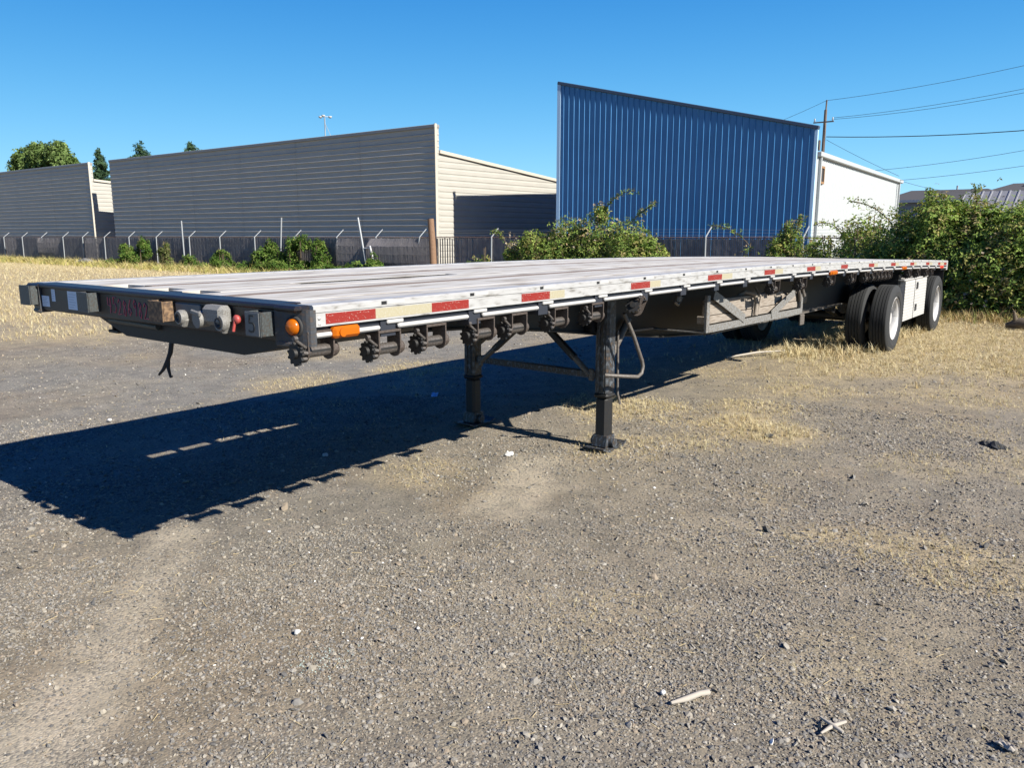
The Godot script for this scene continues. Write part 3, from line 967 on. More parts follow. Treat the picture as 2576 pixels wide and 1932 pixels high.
func trailer() -> void:
	var t := thing("flatbed_trailer", "long empty aluminium flatbed trailer with winches along its side, nose on landing legs", "trailer")
	var L := 14.3
	var st: SurfaceTool
	# ---- deck: planks between side rails, two nailing strips, a slot along the middle near the nose
	var zs := [-1.19, -0.96, -0.73, -0.545, -0.455, -0.25, -0.06, 0.06, 0.25, 0.455, 0.545, 0.73, 0.96, 1.19]
	for k in zs.size() - 1:
		var a: float = zs[k]
		var b: float = zs[k + 1]
		var wood := b - a < 0.1 and absf(a) > 0.1
		var middle := absf(a + 0.06) < 0.001
		st = begin()
		var top := -0.002 if wood else (-0.001 if middle else -0.003 + 0.0015 * float(k % 2))
		var x0 := 0.1
		if a > -0.4 and b < 0.3:
			x0 = 0.3
		if a > -0.74 and b < -0.45:
			x0 = 0.32
		var poly := [Vector2(a + 0.0015, top - 0.028), Vector2(b - 0.0015, top - 0.028), Vector2(b - 0.0015, top - 0.002), Vector2(b - 0.004, top), Vector2(a + 0.004, top), Vector2(a + 0.0015, top - 0.002)]
		if middle:
			run_along(st, poly, 0.2, 0.95)
			obj("deck_plank", st, M.aluminium_deck, t)
			for x in [1.19, 1.52, 1.92]:
				st = begin()
				run_along(st, [Vector2(a, -0.031), Vector2(b, -0.031), Vector2(b, -0.012), Vector2(a, -0.012)], x, x + 0.03)
				obj("deck_tie", st, M.black_paint, t)
			st = begin()
			run_along(st, poly, 2.34, L)
		else:
			run_along(st, poly, x0, L)
		obj("nailing_strip" if wood else "deck_plank", st, M.nailer_wood if wood else M.aluminium_deck, t)
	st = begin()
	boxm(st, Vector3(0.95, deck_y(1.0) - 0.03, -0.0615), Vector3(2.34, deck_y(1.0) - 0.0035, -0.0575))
	obj("slot_shade_strip", st, M.black_paint, t)  # added black strip, paints shade over the slot's sunlit plank edge
	# ---- side rails
	for s in [1.0, -1.0]:
		var prof := []
		for p in [[1.19, -0.03], [1.19, -0.002], [1.2, 0.004], [1.286, 0.004], [1.294, -0.002], [1.294, -0.027], [1.289, -0.029], [1.289, -0.031], [1.293, -0.033], [1.293, -0.079], [1.297, -0.081], [1.297, -0.086], [1.27, -0.086], [1.27, -0.03]]:
			prof.append(Vector2(p[0] * s, p[1]))
		st = begin()
		run_along(st, prof, 0.05, L, 0.5)
		obj("side_rail", st, M.rail_aluminium, t)
		st = begin()
		rect_along(st, s * 1.255, s * 1.272, -0.14, -0.087, 0.02, L, 0.6)
		obj("rail_web", st, M.dark_strip, t)
		if s < 0.0:
			st = begin()
			rect_along(st, -1.297, -1.273, -0.134, -0.112, 0.02, L, 0.6)
			obj("rub_rail", st, M.white_bar, t)
	# rub rail pieces, stake pockets, tabs on the near side
	var k := -1
	while true:
		var p := 0.462 + 0.607 * k
		k += 1
		if p > L - 0.3:
			break
		var a := maxf(p + 0.068, 0.056)
		var b := minf(p + 0.565, L - 0.02)
		st = begin()
		var ya := deck_y(a) - 0.122
		var yb := deck_y(b) - 0.122
		cbox(st, Transform3D(Basis(Vector3(b - a, yb - ya, 0).normalized(), Vector3(ya - yb, b - a, 0).normalized(), Vector3.BACK), Vector3((a + b) * 0.5, (ya + yb) * 0.5, 1.286)), Vector3(b - a, 0.021, 0.022), 0.007)
		obj("rub_rail", st, M.white_bar, t)
		if p < 0.0:
			continue
		var y := deck_y(p)
		st = begin()
		cboxm(st, Vector3(p + 0.0, y - 0.109, 1.274), Vector3(p + 0.104, y - 0.0885, 1.2945), 0.005)
		obj("tab", st, M.white_bar, t)
		st = begin()
		boxm(st, Vector3(p - 0.032, y - 0.165, 1.2), Vector3(p + 0.06, y - 0.088, 1.281))
		obj("stake_pocket", st, M.dark_strip, t)
		st = begin()
		boxm(st, Vector3(p - 0.035, y - 0.019, 1.29), Vector3(p - 0.003, y - 0.004, 1.2952))
		obj("pocket_slot_shade", st, M.black_paint, t)  # black block on the lip, paints the shade inside an open hole
		st = begin()
		cboxm(st, Vector3(p + 0.004, y - 0.02, 1.29), Vector3(p + 0.11, y - 0.002, 1.2955), 0.001)
		obj("wear_plate", st, M.white_bar, t)
	# reflective tape
	var tapes := [[0.112, 0.391, 1], [0.391, 0.752, 0], [0.752, 1.024, 1], [1.468, 1.738, 1], [1.738, 1.89, 0], [2.685, 2.952, 1], [2.952, 3.11, 0], [3.913, 4.185, 1], [4.185, 4.4, 0], [5.141, 5.414, 1], [5.414, 5.63, 0], [6.351, 6.621, 1], [6.621, 6.8, 0], [7.569, 7.84, 1], [8.795, 9.06, 1], [9.06, 9.25, 0], [9.984, 10.25, 1], [10.25, 10.45, 0], [11.2, 11.47, 1], [11.47, 11.65, 0], [12.378, 12.64, 1], [12.64, 12.9, 0], [13.4, 13.6, 1], [13.6, 13.95, 0], [13.95, 14.2, 1]]
	for q in tapes:
		st = begin()
		run_along(st, [Vector2(1.29, -0.078), Vector2(1.2942, -0.078), Vector2(1.2942, -0.034), Vector2(1.29, -0.034)], q[0], q[1], 0.3)
		obj("reflective_tape", st, M.red_tape if q[2] else M.cream_tape, t)
	# marker lamps along the side
	for q in [[0.14, 0.29, "amber_lens"], [7.15, 7.4, "amber_lens"], [10.68, 10.92, "amber_lens"], [13.62, 13.85, "red_lens"]]:
		st = begin()
		var y := deck_y(q[0])
		cboxm(st, Vector3(q[0], y - 0.142, 1.27), Vector3(q[1], y - 0.092, 1.312), 0.012)
		var lp := obj("marker_lamp", st, M[q[2]], t)
		st = begin()
		tube(st, [Vector3(q[0] + 0.045, y - 0.117, 1.3), Vector3(q[0] + 0.045, y - 0.117, 1.318)], 0.019, 12)
		obj("lens", st, M[q[2]], lp)
	for y in [1.376, 1.352]:
		st = begin()
		lathe(st, [Vector2(0.008, 0.0), Vector2(0.007, 0.004), Vector2(0.001, 0.006)], 10, Transform3D(Basis(), Vector3(0.078, y, 1.293)))
		obj("rivet", st, M.white_bar, t)
	# ---- winches
	var wp := winch_proto(t)
	var wx := [0.02, 0.41, 0.72, 1.1, 1.39, 1.8, 2.21, 2.76, 5.45, 6.25, 7.25, 8.12, 8.76, 9.1, 9.38, 9.58, 9.78, 10.0, 11.25, 11.9, 12.55, 12.98]
	for i in wx.size():
		var w: Node3D = wp if i == 0 else wp.duplicate()
		w.name = "winch"
		if i > 0:
			t.add_child(w, true)
		w.position = Vector3(wx[i], deck_y(wx[i]) - (0.11 if i == 0 else 0.145), 1.245)
		if i == 7:
			w.rotation = Vector3(0.3, 0.25, -0.3)
			w.position += Vector3(0.08, 0.02, 0.02)
	# ---- the nose: cross beam with rounded corners
	st = begin()
	cboxm(st, Vector3(0.0, 1.276, -1.2), Vector3(0.1, 1.426, 1.125), 0.008)
	cboxm(st, Vector3(-0.012, 1.405, -1.2), Vector3(0.13, 1.431, 1.125), 0.008)
	obj("front_beam", st, M.header_paint, t)
	for s in [1.0, -1.0]:
		st = begin()
		var pf := PackedVector2Array([Vector2(0.052, 1.12), Vector2(-0.014, 1.12), Vector2(0.01, 1.245), Vector2(0.013, 1.265), Vector2(0.02, 1.284), Vector2(0.03, 1.297), Vector2(0.042, 1.304), Vector2(0.052, 1.306)])
		# outline in (x, z), upright
		extrude(st, pf, Transform3D(Basis(Vector3.RIGHT, Vector3(0, 0, s), Vector3.UP), Vector3(0, 1.338, 0)), 0.15)
		var cn := obj("corner_casting", st, M.corner_paint, t)
		st = begin()
		cboxm(st, Vector3(-0.02, 1.403, s * 1.115), Vector3(0.06, 1.43, s * 1.27), 0.01)
		obj("cap_plate", st, M.header_paint, cn)
		st = begin()
		bar(st, Vector3(-0.012, 1.268, s * 1.125), Vector3(0.016, 1.268, s * 1.265), 0.02, 0.022, 0.006)
		obj("lower_lip", st, M.corner_paint, cn)
		st = begin()
		var lt := Transform3D(frame_of(Vector3(-0.978, 0, s * 0.204)), Vector3(0.006, 1.343, s * 1.224))
		lathe(st, [Vector2(0.046, -0.002), Vector2(0.045, 0.008), Vector2(0.034, 0.011), Vector2(0.033, 0.004)], 28, lt)
		obj("grommet", st, M.rubber_black, cn)
		st = begin()
		lathe(st, [Vector2(0.034, 0.004), Vector2(0.033, 0.016), Vector2(0.027, 0.025), Vector2(0.015, 0.031), Vector2(0.001, 0.033)], 28, lt)
		obj("clearance_lamp", st, M.amber_lens, cn)
	# open steel pockets standing off the beam: front plate, side plates, closed underneath
	for q in [[1.0, 1.107, 1.295, 1.402, 0.075, "guard_steel"], [0.2, 0.33, 1.305, 1.405, 0.065, "rusty_box"], [-0.54, -0.42, 1.305, 1.412, 0.062, "guard_steel"], [-1.275, -1.14, 1.305, 1.42, 0.058, "guard_steel"]]:
		var pk := group_part("stake_socket", t)
		st = begin()
		cboxm(st, Vector3(-q[4], q[2], q[0]), Vector3(-q[4] + 0.006, q[3], q[1]), 0.002)
		obj("front_plate", st, M[q[5]], pk)
		for z in [q[0], q[1] - 0.006]:
			st = begin()
			cboxm(st, Vector3(-q[4] + 0.007, q[2] + 0.003, z), Vector3(0.003, q[3] - 0.002, z + 0.006), 0.002)
			obj("side_plate", st, M[q[5]], pk)
		st = begin()
		boxm(st, Vector3(-q[4] + 0.007, q[2] + 0.006, q[0] + 0.007), Vector3(0.003, q[2] + 0.01, q[1] - 0.007))
		obj("floor_plate", st, M[q[5]], pk)
	st = begin()
	cboxm(st, Vector3(-0.01, 1.318, 0.35), Vector3(0.004, 1.398, 0.56), 0.003)
	obj("coupling_plate", st, M.number_plate, t)
	for q in [[0.465, 1.338, 1.0, "cast_grey"], [0.79, 1.335, 1.15, "cast_grey"]]:
		var gh := group_part("air_coupling", t)
		var c := Vector3(-0.055, q[1], q[0])
		st = begin()
		tube(st, [Vector3(0.0, q[1] + 0.005, q[0] - 0.055), Vector3(-0.03, q[1] + 0.008, q[0] - 0.05), c + Vector3(0.01, 0, 0)], [0.014 * q[2], 0.019 * q[2], 0.022 * q[2]], 10)
		cbox(st, Transform3D(Basis(Vector3.RIGHT, 0.5), c + Vector3(0.012, -0.02, 0.012)), Vector3(0.03, 0.05 * q[2], 0.035), 0.008)
		lathe(st, [Vector2(0.001, -0.02), Vector2(0.034 * q[2], -0.02), Vector2(0.036 * q[2], 0.0), Vector2(0.03 * q[2], 0.012), Vector2(0.022 * q[2], 0.012)], 20, Transform3D(Basis(Vector3.UP, -PI / 2), c), false)
		obj("body", st, M[q[3]], gh)
		st = begin()
		lathe(st, [Vector2(0.026 * q[2], 0.01), Vector2(0.02 * q[2], 0.017), Vector2(0.011 * q[2], 0.014), Vector2(0.009, 0.002), Vector2(0.001, 0.002)], 20, Transform3D(Basis(Vector3.UP, -PI / 2), c))
		obj("rubber_seal", st, M.rubber_black, gh)
	var sock := group_part("light_socket", t)
	st = begin()
	cbox(st, Transform3D(Basis(), Vector3(-0.035, 1.365, 0.735)), Vector3(0.07, 0.088, 0.15), 0.018)
	obj("housing", st, M.cast_grey, sock)
	st = begin()
	tube(st, [Vector3(-0.03, 1.345, 0.65), Vector3(-0.085, 1.34, 0.645)], 0.037, 16)
	cbox(st, Transform3D(Basis(Vector3.RIGHT, 0.15), Vector3(-0.088, 1.372, 0.652)), Vector3(0.012, 0.022, 0.075), 0.005)
	obj("lid", st, M.cast_grey, sock)
	st = begin()
	lathe(st, [Vector2(0.001, -0.012), Vector2(0.018, -0.012), Vector2(0.021, 0.0), Vector2(0.015, 0.008), Vector2(0.001, 0.01)], 16, Transform3D(Basis(Vector3.UP, -PI / 2), Vector3(-0.025, 1.352, 0.862)))
	tube(st, [Vector3(-0.03, 1.345, 0.858), Vector3(-0.034, 1.3, 0.85)], 0.007, 6)
	obj("red_valve_knob", st, M.red_plastic, t)
	st = begin()
	cboxm(st, Vector3(-0.079, 1.3, 1.006), Vector3(-0.0752, 1.398, 1.101), 0.001)
	var np := obj("number_plate", st, M.number_plate, t)
	var tm := TextMesh.new()
	tm.text = "5"
	var sf := SystemFont.new()
	sf.font_names = PackedStringArray(["Droid Sans"])
	tm.font = sf
	tm.font_size = 32
	tm.pixel_size = 0.0031
	tm.depth = 0.002
	var num := MeshInstance3D.new()
	num.name = "number"
	num.mesh = tm
	num.material_override = M.black_ink
	num.transform = Transform3D(Basis(Vector3.BACK, Vector3.UP, Vector3.LEFT), Vector3(-0.0798, 1.348, 1.053))
	np.add_child(num)
	# stickers and the hand-written stock number
	for q in [[-1.115, -1.02, 1.3, 1.362], [-0.985, -0.94, 1.335, 1.408], [-0.785, -0.66, 1.3, 1.402]]:
		st = begin()
		boxm(st, Vector3(-0.0012, q[2], q[0]), Vector3(0.002, q[3], q[1]))
		var sk := obj("sticker", st, M.sticker, t)
		st = begin()
		for i in 6:
			var y := lerpf(q[2], q[3], 0.12 + 0.14 * i)
			boxm(st, Vector3(-0.0018, y, lerpf(q[0], q[1], 0.12)), Vector3(-0.001, y + 0.002, lerpf(q[0], q[1], 0.55 + 0.3 * fposmod(i * 0.37, 1.0))))
		obj("print", st, M.sticker_print, sk)
	var hand := group_part("handwritten_number", t)
	var dg := {
		"4": [[[0.0, 1.0], [0.05, 0.5], [0.85, 0.45]], [[0.65, 0.95], [0.6, 0.0]]], "5": [[[0.85, 0.95], [0.2, 1.0], [0.15, 0.55], [0.65, 0.58], [0.85, 0.28], [0.5, 0.0], [0.05, 0.05]]],
		"2": [[[0.1, 0.75], [0.4, 1.0], [0.8, 0.78], [0.55, 0.4], [0.1, 0.0], [0.95, 0.08]]], "8": [[[0.75, 0.8], [0.4, 1.0], [0.2, 0.75], [0.75, 0.35], [0.6, 0.02], [0.2, 0.15], [0.3, 0.45], [0.75, 0.8]]],
		"6": [[[0.7, 1.0], [0.25, 0.6], [0.15, 0.2], [0.45, 0.0], [0.8, 0.22], [0.6, 0.48], [0.2, 0.35]]], "9": [[[0.8, 0.75], [0.5, 1.0], [0.15, 0.75], [0.4, 0.5], [0.8, 0.75], [0.65, 0.0]]]}
	var word := "45286982"
	for i in word.length():
		st = begin()
		for s in dg[word[i]]:
			strokes(st, s, Vector3(-0.001, 1.308 + 0.006 * sin(i * 1.7) - 0.001 * i, -0.325 + 0.0515 * i), 0.042, 0.082, 0.0025)
		if i == 7:
			strokes(st, [[0.0, 0.0], [1.0, -0.12]], Vector3(-0.001, 1.3, 0.07), 0.08, 0.05, 0.0025)
		obj("digit", st, M.red_marker, hand)
	# ---- frame below the deck
	for s in [1.0, -1.0]:
		var web := PackedVector2Array()
		var low := [[0.12, 1.18], [1.3, 1.15], [1.8, 1.12], [2.7, 1.02], [3.5, 0.91], [4.5, 0.79], [5.6, 0.71], [9.0, 0.69], [14.2, 0.7]]
		for q in low:
			web.append(Vector2(q[0], q[1]))
		for x in [14.2, 12.0, 10.0, 8.0, 6.0, 4.0, 0.12]:
			web.append(Vector2(x, deck_y(x) - 0.135))
		st = begin()
		extrude(st, web, Transform3D(Basis(), Vector3(0, 0, s * 0.55)), 0.01)
		for i in low.size() - 1:
			if i < 6:
				bar(st, Vector3(low[i][0], low[i][1], s * 0.55), Vector3(low[i + 1][0], low[i + 1][1], s * 0.55), 0.11, 0.016)
		var mb := obj("main_beam", st, M.black_paint, t)
		st = begin()
		for i in [6, 7]:
			bar(st, Vector3(low[i][0], low[i][1], s * 0.55), Vector3(low[i + 1][0], low[i + 1][1], s * 0.55), 0.13, 0.018)
		obj("lower_flange", st, M.brace_steel, mb)
	for i in 47:
		var x := 0.3 + 0.2985 * i
		st = begin()
		var y := deck_y(x)
		boxm(st, Vector3(x - 0.005, y - 0.13, -1.255), Vector3(x + 0.005, y - 0.032, 1.255))
		boxm(st, Vector3(x - 0.03, y - 0.137, -1.255), Vector3(x + 0.03, y - 0.1305, 1.255))
		obj("cross_member", st, M.black_paint, t)
	st = begin()
	boxm(st, Vector3(0.11, 1.278, -1.2), Vector3(0.42, 1.284, 1.2))
	obj("nose_sun_blocker", st, M.black_paint, t)  # added plate, keeps sun from leaking through the openings behind the front beam
	# coupler pan behind the nose
	st = begin()
	var pan := PackedVector2Array([Vector2(-0.7, 1.276), Vector2(-0.64, 1.255), Vector2(-0.36, 1.172), Vector2(0.72, 1.167), Vector2(1.12, 1.25), Vector2(1.16, 1.276)])
	extrude(st, pan, Transform3D(Basis(Vector3.BACK, Vector3.UP, Vector3.LEFT), Vector3(0.52, 0, 0)), 0.84)
	obj("coupler_plate", st, M.black_paint, t)
	st = begin()
	tube(st, [Vector3(0.09, 1.25, -0.5), Vector3(0.088, 1.25, -0.2), Vector3(0.09, 1.248, 0.0)], 0.018, 10)
	obj("front_pipe", st, M.guard_steel, t)
	st = begin()
	lathe(st, [Vector2(0.035, 0.0), Vector2(0.035, 0.03), Vector2(0.025, 0.035), Vector2(0.025, 0.065), Vector2(0.035, 0.07), Vector2(0.035, 0.085), Vector2(0.001, 0.085)], 16, Transform3D(Basis(Vector3.RIGHT, PI / 2), Vector3(0.75, 1.167, 0.0)), false)
	obj("king_pin", st, M.leg_steel, t)
	st = begin()
	tube(st, [Vector3(0.12, 1.2, 0.07), Vector3(0.1, 1.12, 0.075), Vector3(0.09, 1.08, 0.06), Vector3(0.08, 1.03, 0.03), Vector3(0.07, 1.0, 0.0)], [0.012, 0.012, 0.01, 0.009, 0.006], 6)
	tube(st, [Vector3(0.095, 1.09, 0.062), Vector3(0.09, 1.04, 0.06), Vector3(0.085, 0.995, 0.085)], [0.009, 0.009, 0.006], 6)
	tube(st, [Vector3(0.085, 0.995, 0.085), Vector3(0.08, 1.003, 0.11)], 0.005, 5)
	obj("dangling_cable", st, M.rubber_black, t)
	# ---- landing gear
	for s in [1.0, -1.0]:
		var lg := group_part("landing_leg", t, Vector3(3.385, 0, s * 0.69))
		st = begin()
		cboxm(st, Vector3(-0.062, 0.45, -0.062), Vector3(0.062, 1.25, 0.062), 0.018)
		boxm(st, Vector3(-0.068, 0.47, -0.03), Vector3(-0.061, 1.2, -0.012))
		boxm(st, Vector3(-0.068, 0.47, 0.012), Vector3(-0.061, 1.2, 0.03))
		obj("upper_tube", st, M.leg_steel, lg)
		st = begin()
		cboxm(st, Vector3(-0.07, 0.425, -0.07), Vector3(0.07, 0.465, 0.07), 0.02)
		obj("collar", st, M.black_paint, lg)
		st = begin()
		cboxm(st, Vector3(-0.056, 0.1, -0.056), Vector3(0.056, 0.43, 0.056), 0.02)
		obj("lower_tube", st, M.black_paint, lg)
		st = begin()
		extrude(st, PackedVector2Array([Vector2(-0.075, 0.03), Vector2(0.075, 0.03), Vector2(0.06, 0.12), Vector2(-0.06, 0.12)]), Transform3D(Basis(), Vector3.ZERO), 0.13)
		tube(st, [Vector3(0.0, 0.06, -0.1), Vector3(0.0, 0.06, 0.105)], 0.036, 14)
		obj("axle_boss", st, M.leg_steel, lg)
		st = begin()
		var shoe := PackedVector2Array([Vector2(-0.18, 0.035), Vector2(-0.12, 0.008), Vector2(0.12, 0.008), Vector2(0.18, 0.035), Vector2(0.18, 0.045), Vector2(0.12, 0.022), Vector2(-0.12, 0.022), Vector2(-0.18, 0.045)])
		extrude(st, shoe, Transform3D(), 0.22)
		obj("foot", st, M.leg_steel, lg)
		st = begin()
		boxm(st, Vector3(-0.2, 1.02, -0.24), Vector3(0.14, 1.03, -0.06))
		boxm(st, Vector3(-0.11, 0.95, -0.17), Vector3(0.13, 1.28, -0.06))
		obj("mount_plate", st, M.black_paint, lg)
	for s in [1.0, -1.0]:
		st = begin()
		bar(st, Vector3(3.36, 0.95, s * 0.14), Vector3(3.36, 0.72, s * 0.42), 0.045, 0.05)
		obj("brace", st, M.black_paint, t)
		st = begin()
		tube(st, [Vector3(3.36, 0.75, s * 0.385), Vector3(3.36, 0.6, s * 0.565)], 0.024, 10)
		cbox(st, Transform3D(Basis(), Vector3(3.36, 0.6, s * 0.58)), Vector3(0.03, 0.1, 0.05), 0.01)
		obj("brace", st, M.brace_steel, t)
		st = begin()
		tube(st, [Vector3(3.46, 0.74, s * 0.69), Vector3(3.9, 1.0, s * 0.6)], 0.03, 10)
		obj("brace", st, M.brace_steel, t)
	st = begin()
	bar(st, Vector3(3.37, 0.61, -0.62), Vector3(3.37, 0.6, 0.62), 0.04, 0.055)
	bar(st, Vector3(3.37, 0.615, -0.25), Vector3(3.37, 0.607, 0.56), 0.05, 0.035)
	obj("cross_shaft", st, M.leg_steel, t)
	st = begin()
	tube(st, [Vector3(3.26, 1.12, 0.92), Vector3(3.3, 1.06, 0.93), Vector3(3.36, 0.95, 0.95), Vector3(3.51, 0.73, 0.95), Vector3(3.53, 0.68, 0.95), Vector3(3.51, 0.63, 0.95), Vector3(3.45, 0.61, 0.95), Vector3(3.3, 0.63, 0.9), Vector3(3.2, 0.64, 0.8)], 0.015, 8)
	obj("crank_handle", st, M.brace_steel, t)
	st = begin()
	tube(st, [Vector3(3.47, 0.96, 0.75), Vector3(3.47, 0.45, 0.76), Vector3(3.5, 0.36, 0.77)], 0.012, 6)
	obj("grease_line", st, M.brace_steel, t)
	st = begin()
	bar(st, Vector3(3.9, 0.9, 0.6), Vector3(4.3, 0.89, 0.62), 0.03, 0.02)
	obj("brace_rod", st, M.brace_steel, t)
	# ---- dunnage rack with boards
	var rk := group_part("dunnage_rack", t)
	st = begin()
	cboxm(st, Vector3(4.46, 0.86, 1.03), Vector3(4.52, 1.19, 1.06), 0.004)
	cboxm(st, Vector3(6.97, 0.84, 1.03), Vector3(7.03, 1.2, 1.06), 0.004)
	cboxm(st, Vector3(4.46, 0.855, 0.5), Vector3(4.52, 0.87, 1.03), 0.004)
	cboxm(st, Vector3(6.97, 0.84, 0.5), Vector3(7.03, 0.855, 1.03), 0.004)
	bar(st, Vector3(4.5, 0.892, 1.055), Vector3(7.0, 0.862, 1.055), 0.02, 0.065)
	obj("frame", st, M.rack_steel, rk)
	for q in [[Vector3(4.58, 1.19, 1.065), Vector3(5.3, 0.92, 1.07)], [Vector3(6.72, 1.09, 1.065), Vector3(6.02, 0.9, 1.07)]]:
		st = begin()
		bar(st, q[0], q[1], 0.006, 0.085)
		obj("strap", st, M.rack_steel, rk)
	for q in [[4.53, 6.93, 0.915, 0.985, 0.93, 1.03], [4.55, 6.9, 0.989, 1.09, 0.97, 1.025], [4.6, 6.45, 1.094, 1.125, 0.95, 1.025], [5.0, 6.8, 0.92, 0.99, 0.82, 0.925], [5.0, 6.9, 0.995, 1.08, 0.78, 0.96]]:
		st = begin()
		var tl: float = -0.012
		bar(st, Vector3(q[0], (q[2] + q[3]) * 0.5 - tl, (q[4] + q[5]) * 0.5), Vector3(q[1], (q[2] + q[3]) * 0.5 + tl, (q[4] + q[5]) * 0.5), q[5] - q[4], q[3] - q[2], 0.006)
		obj("board", st, M.dunnage_wood, rk)
	st = begin()
	tube(st, [Vector3(5.42, 1.12, 0.95), Vector3(5.46, 1.16, 1.0), Vector3(5.55, 1.14, 1.06), Vector3(5.6, 1.05, 1.065), Vector3(5.58, 0.93, 1.068)], 0.022, 6)
	tube(st, [Vector3(5.7, 1.2, 1.0), Vector3(5.72, 1.1, 1.06), Vector3(5.66, 0.93, 1.062)], 0.012, 6)
	obj("webbing", st, M.dunnage_wood, rk)
	st = begin()
	tube(st, [Vector3(6.72, 1.1, 1.04), Vector3(6.8, 1.16, 1.06), Vector3(6.9, 1.05, 1.06), Vector3(6.93, 0.98, 1.06)], 0.018, 6)
	tube(st, [Vector3(6.95, 1.12, 1.06), Vector3(7.03, 1.03, 1.065)], 0.025, 6)
	obj("rope", st, M.brace_steel, rk)
	# ---- running gear
	for x in [10.64, 13.81]:
		for s in [1.0, -1.0]:
			var wh := group_part("wheel_pair", t, Vector3(x, 0.478, 0))
			tyre(wh, s * 1.142, s)
			tyre(wh, s * 0.81, -s)
		st = begin()
		tube(st, [Vector3(x, 0.478, -1.2), Vector3(x, 0.478, 1.2)], 0.07, 12)
		obj("axle", st, M.black_paint, t)
		for s in [1.0, -1.0]:
			st = begin()
			boxm(st, Vector3(x - 0.62, 0.62, s * 0.42), Vector3(x - 0.5, 1.05, s * 0.55))
			bar(st, Vector3(x - 0.56, 0.62, s * 0.48), Vector3(x + 0.3, 0.42, s * 0.48), 0.1, 0.08)
			tube(st, [Vector3(x + 0.36, 0.42, s * 0.48), Vector3(x + 0.36, 0.75, s * 0.48)], [0.14, 0.12], 16)
			obj("suspension", st, M.black_paint, t)
			st = begin()
			tube(st, [Vector3(x - 0.28, 0.62, s * 0.6), Vector3(x - 0.12, 0.62, s * 0.6)], 0.08, 14)
			obj("brake_chamber", st, M.leg_steel, t)
	# tool box between the wheels
	var tb := group_part("tool_box", t)
	st = begin()
	boxm(st, Vector3(11.36, 0.37, 0.62), Vector3(12.96, 1.0, 1.215))
	obj("body", st, M.toolbox_white, tb)
	for q in [[11.36, 12.05], [12.09, 12.96]]:
		st = begin()
		var wd: float = q[1] - q[0]
		ribbed(st, Vector3(q[0], 0.37, 1.222), Vector3.UP, Vector3.RIGHT, Vector3.BACK, 0.0, 0.635, 0.045, 0.012, 0.01, 0.0022, func(_s: float) -> float: return 0.0, func(_s: float) -> float: return wd)
		obj("door" if q[0] > 12.0 else "front_panel", st, M.toolbox_white, tb)
	for y in [0.53, 0.88]:
		st = begin()
		cboxm(st, Vector3(12.16, y - 0.05, 1.225), Vector3(12.22, y + 0.06, 1.245), 0.006)
		obj("latch", st, M.leg_steel, tb)
	st = begin()
	cboxm(st, Vector3(11.2, 1.0, 0.6), Vector3(12.98, 1.02, 1.24), 0.004)
	obj("lid", st, M.toolbox_white, tb)
	st = begin()
	boxm(st, Vector3(11.2, 0.9, 0.7), Vector3(11.37, 1.1, 1.15))
	obj("bracket", st, M.black_paint, t)
	# far beam parts seen under the deck: air tank, hoses
	st = begin()
	tube(st, [Vector3(8.3, 0.85, -0.1), Vector3(9.2, 0.85, -0.1)], 0.14, 18)
	obj("air_tank", st, M.black_paint, t)
	st = begin()
	cboxm(st, Vector3(3.95, 1.16, 1.0), Vector3(4.02, 1.22, 1.03), 0.01)
	tube(st, [Vector3(3.9, 1.17, 1.02), Vector3(3.97, 1.14, 1.02), Vector3(4.03, 1.2, 1.02)], 0.012, 6)
	obj("hook", st, M.brace_steel, t)
	for q in [[8.35, 0.9], [8.3, 0.62]]:
		st = begin()
		cboxm(st, Vector3(q[0], q[1] - 0.07, 0.62), Vector3(q[0] + 0.14, q[1] + 0.07, 0.65), 0.01)
		obj("bracket", st, M.brace_steel, t)
	# ---- tail
	st = begin()
	var yt := deck_y(L)
	cboxm(st, Vector3(L - 0.02, yt - 0.17, -1.29), Vector3(L + 0.06, yt + 0.002, 1.29), 0.01)
	obj("tail_beam", st, M.rail_aluminium, t)
	for s in [1.0, -1.0]:
		st = begin()
		boxm(st, Vector3(L + 0.02, 0.25, s * 0.65), Vector3(L + 0.03, yt - 0.17, s * 1.24))
		obj("mud_flap", st, M.rubber_black, t)
		st = begin()
		lathe(st, [Vector2(0.05, 0.0), Vector2(0.045, 0.015), Vector2(0.001, 0.025)], 16, Transform3D(Basis(Vector3.UP, PI / 2), Vector3(L + 0.06, yt - 0.09, s * 1.1)))
		obj("tail_lamp", st, M.red_lens, t)


# ---------------------------------------------------------------- plants
func leaf_mesh(leaflets: int) -> ArrayMesh:
	var st := begin()
	st.set_smooth_group(-1)
	for k in leaflets:
		var b := Basis(Vector3.UP, TAU * k / leaflets + 0.3 * k) * Basis(Vector3.RIGHT, 0.25 - 0.2 * (k % 2))
		var p := [Vector3(0, 0, 0.05), Vector3(0.26, 0.1, 0.45), Vector3(0.0, 0.0, 0.5), Vector3(-0.26, 0.1, 0.45), Vector3(0, -0.08, 1.0)]
		for f in [[0, 1, 2], [0, 2, 3], [1, 4, 2], [2, 4, 3]]:
			tri(st, b * p[f[0]], b * p[f[1]], b * p[f[2]])
	st.generate_normals()
	return st.commit()

func flower_mesh() -> ArrayMesh:
	var st := begin()
	st.set_smooth_group(-1)
	for k in 6:
		var a := TAU * k / 6.0
		var d := Vector3(cos(a), 0.3 * (k % 2), sin(a))
		var e := Vector3(-sin(a), 0.2, cos(a)) * 0.35
		tri(st, Vector3(0, 0.1, 0), d * 0.9 + e, d * 0.9 - e)
	st.generate_normals()
	return st.commit()

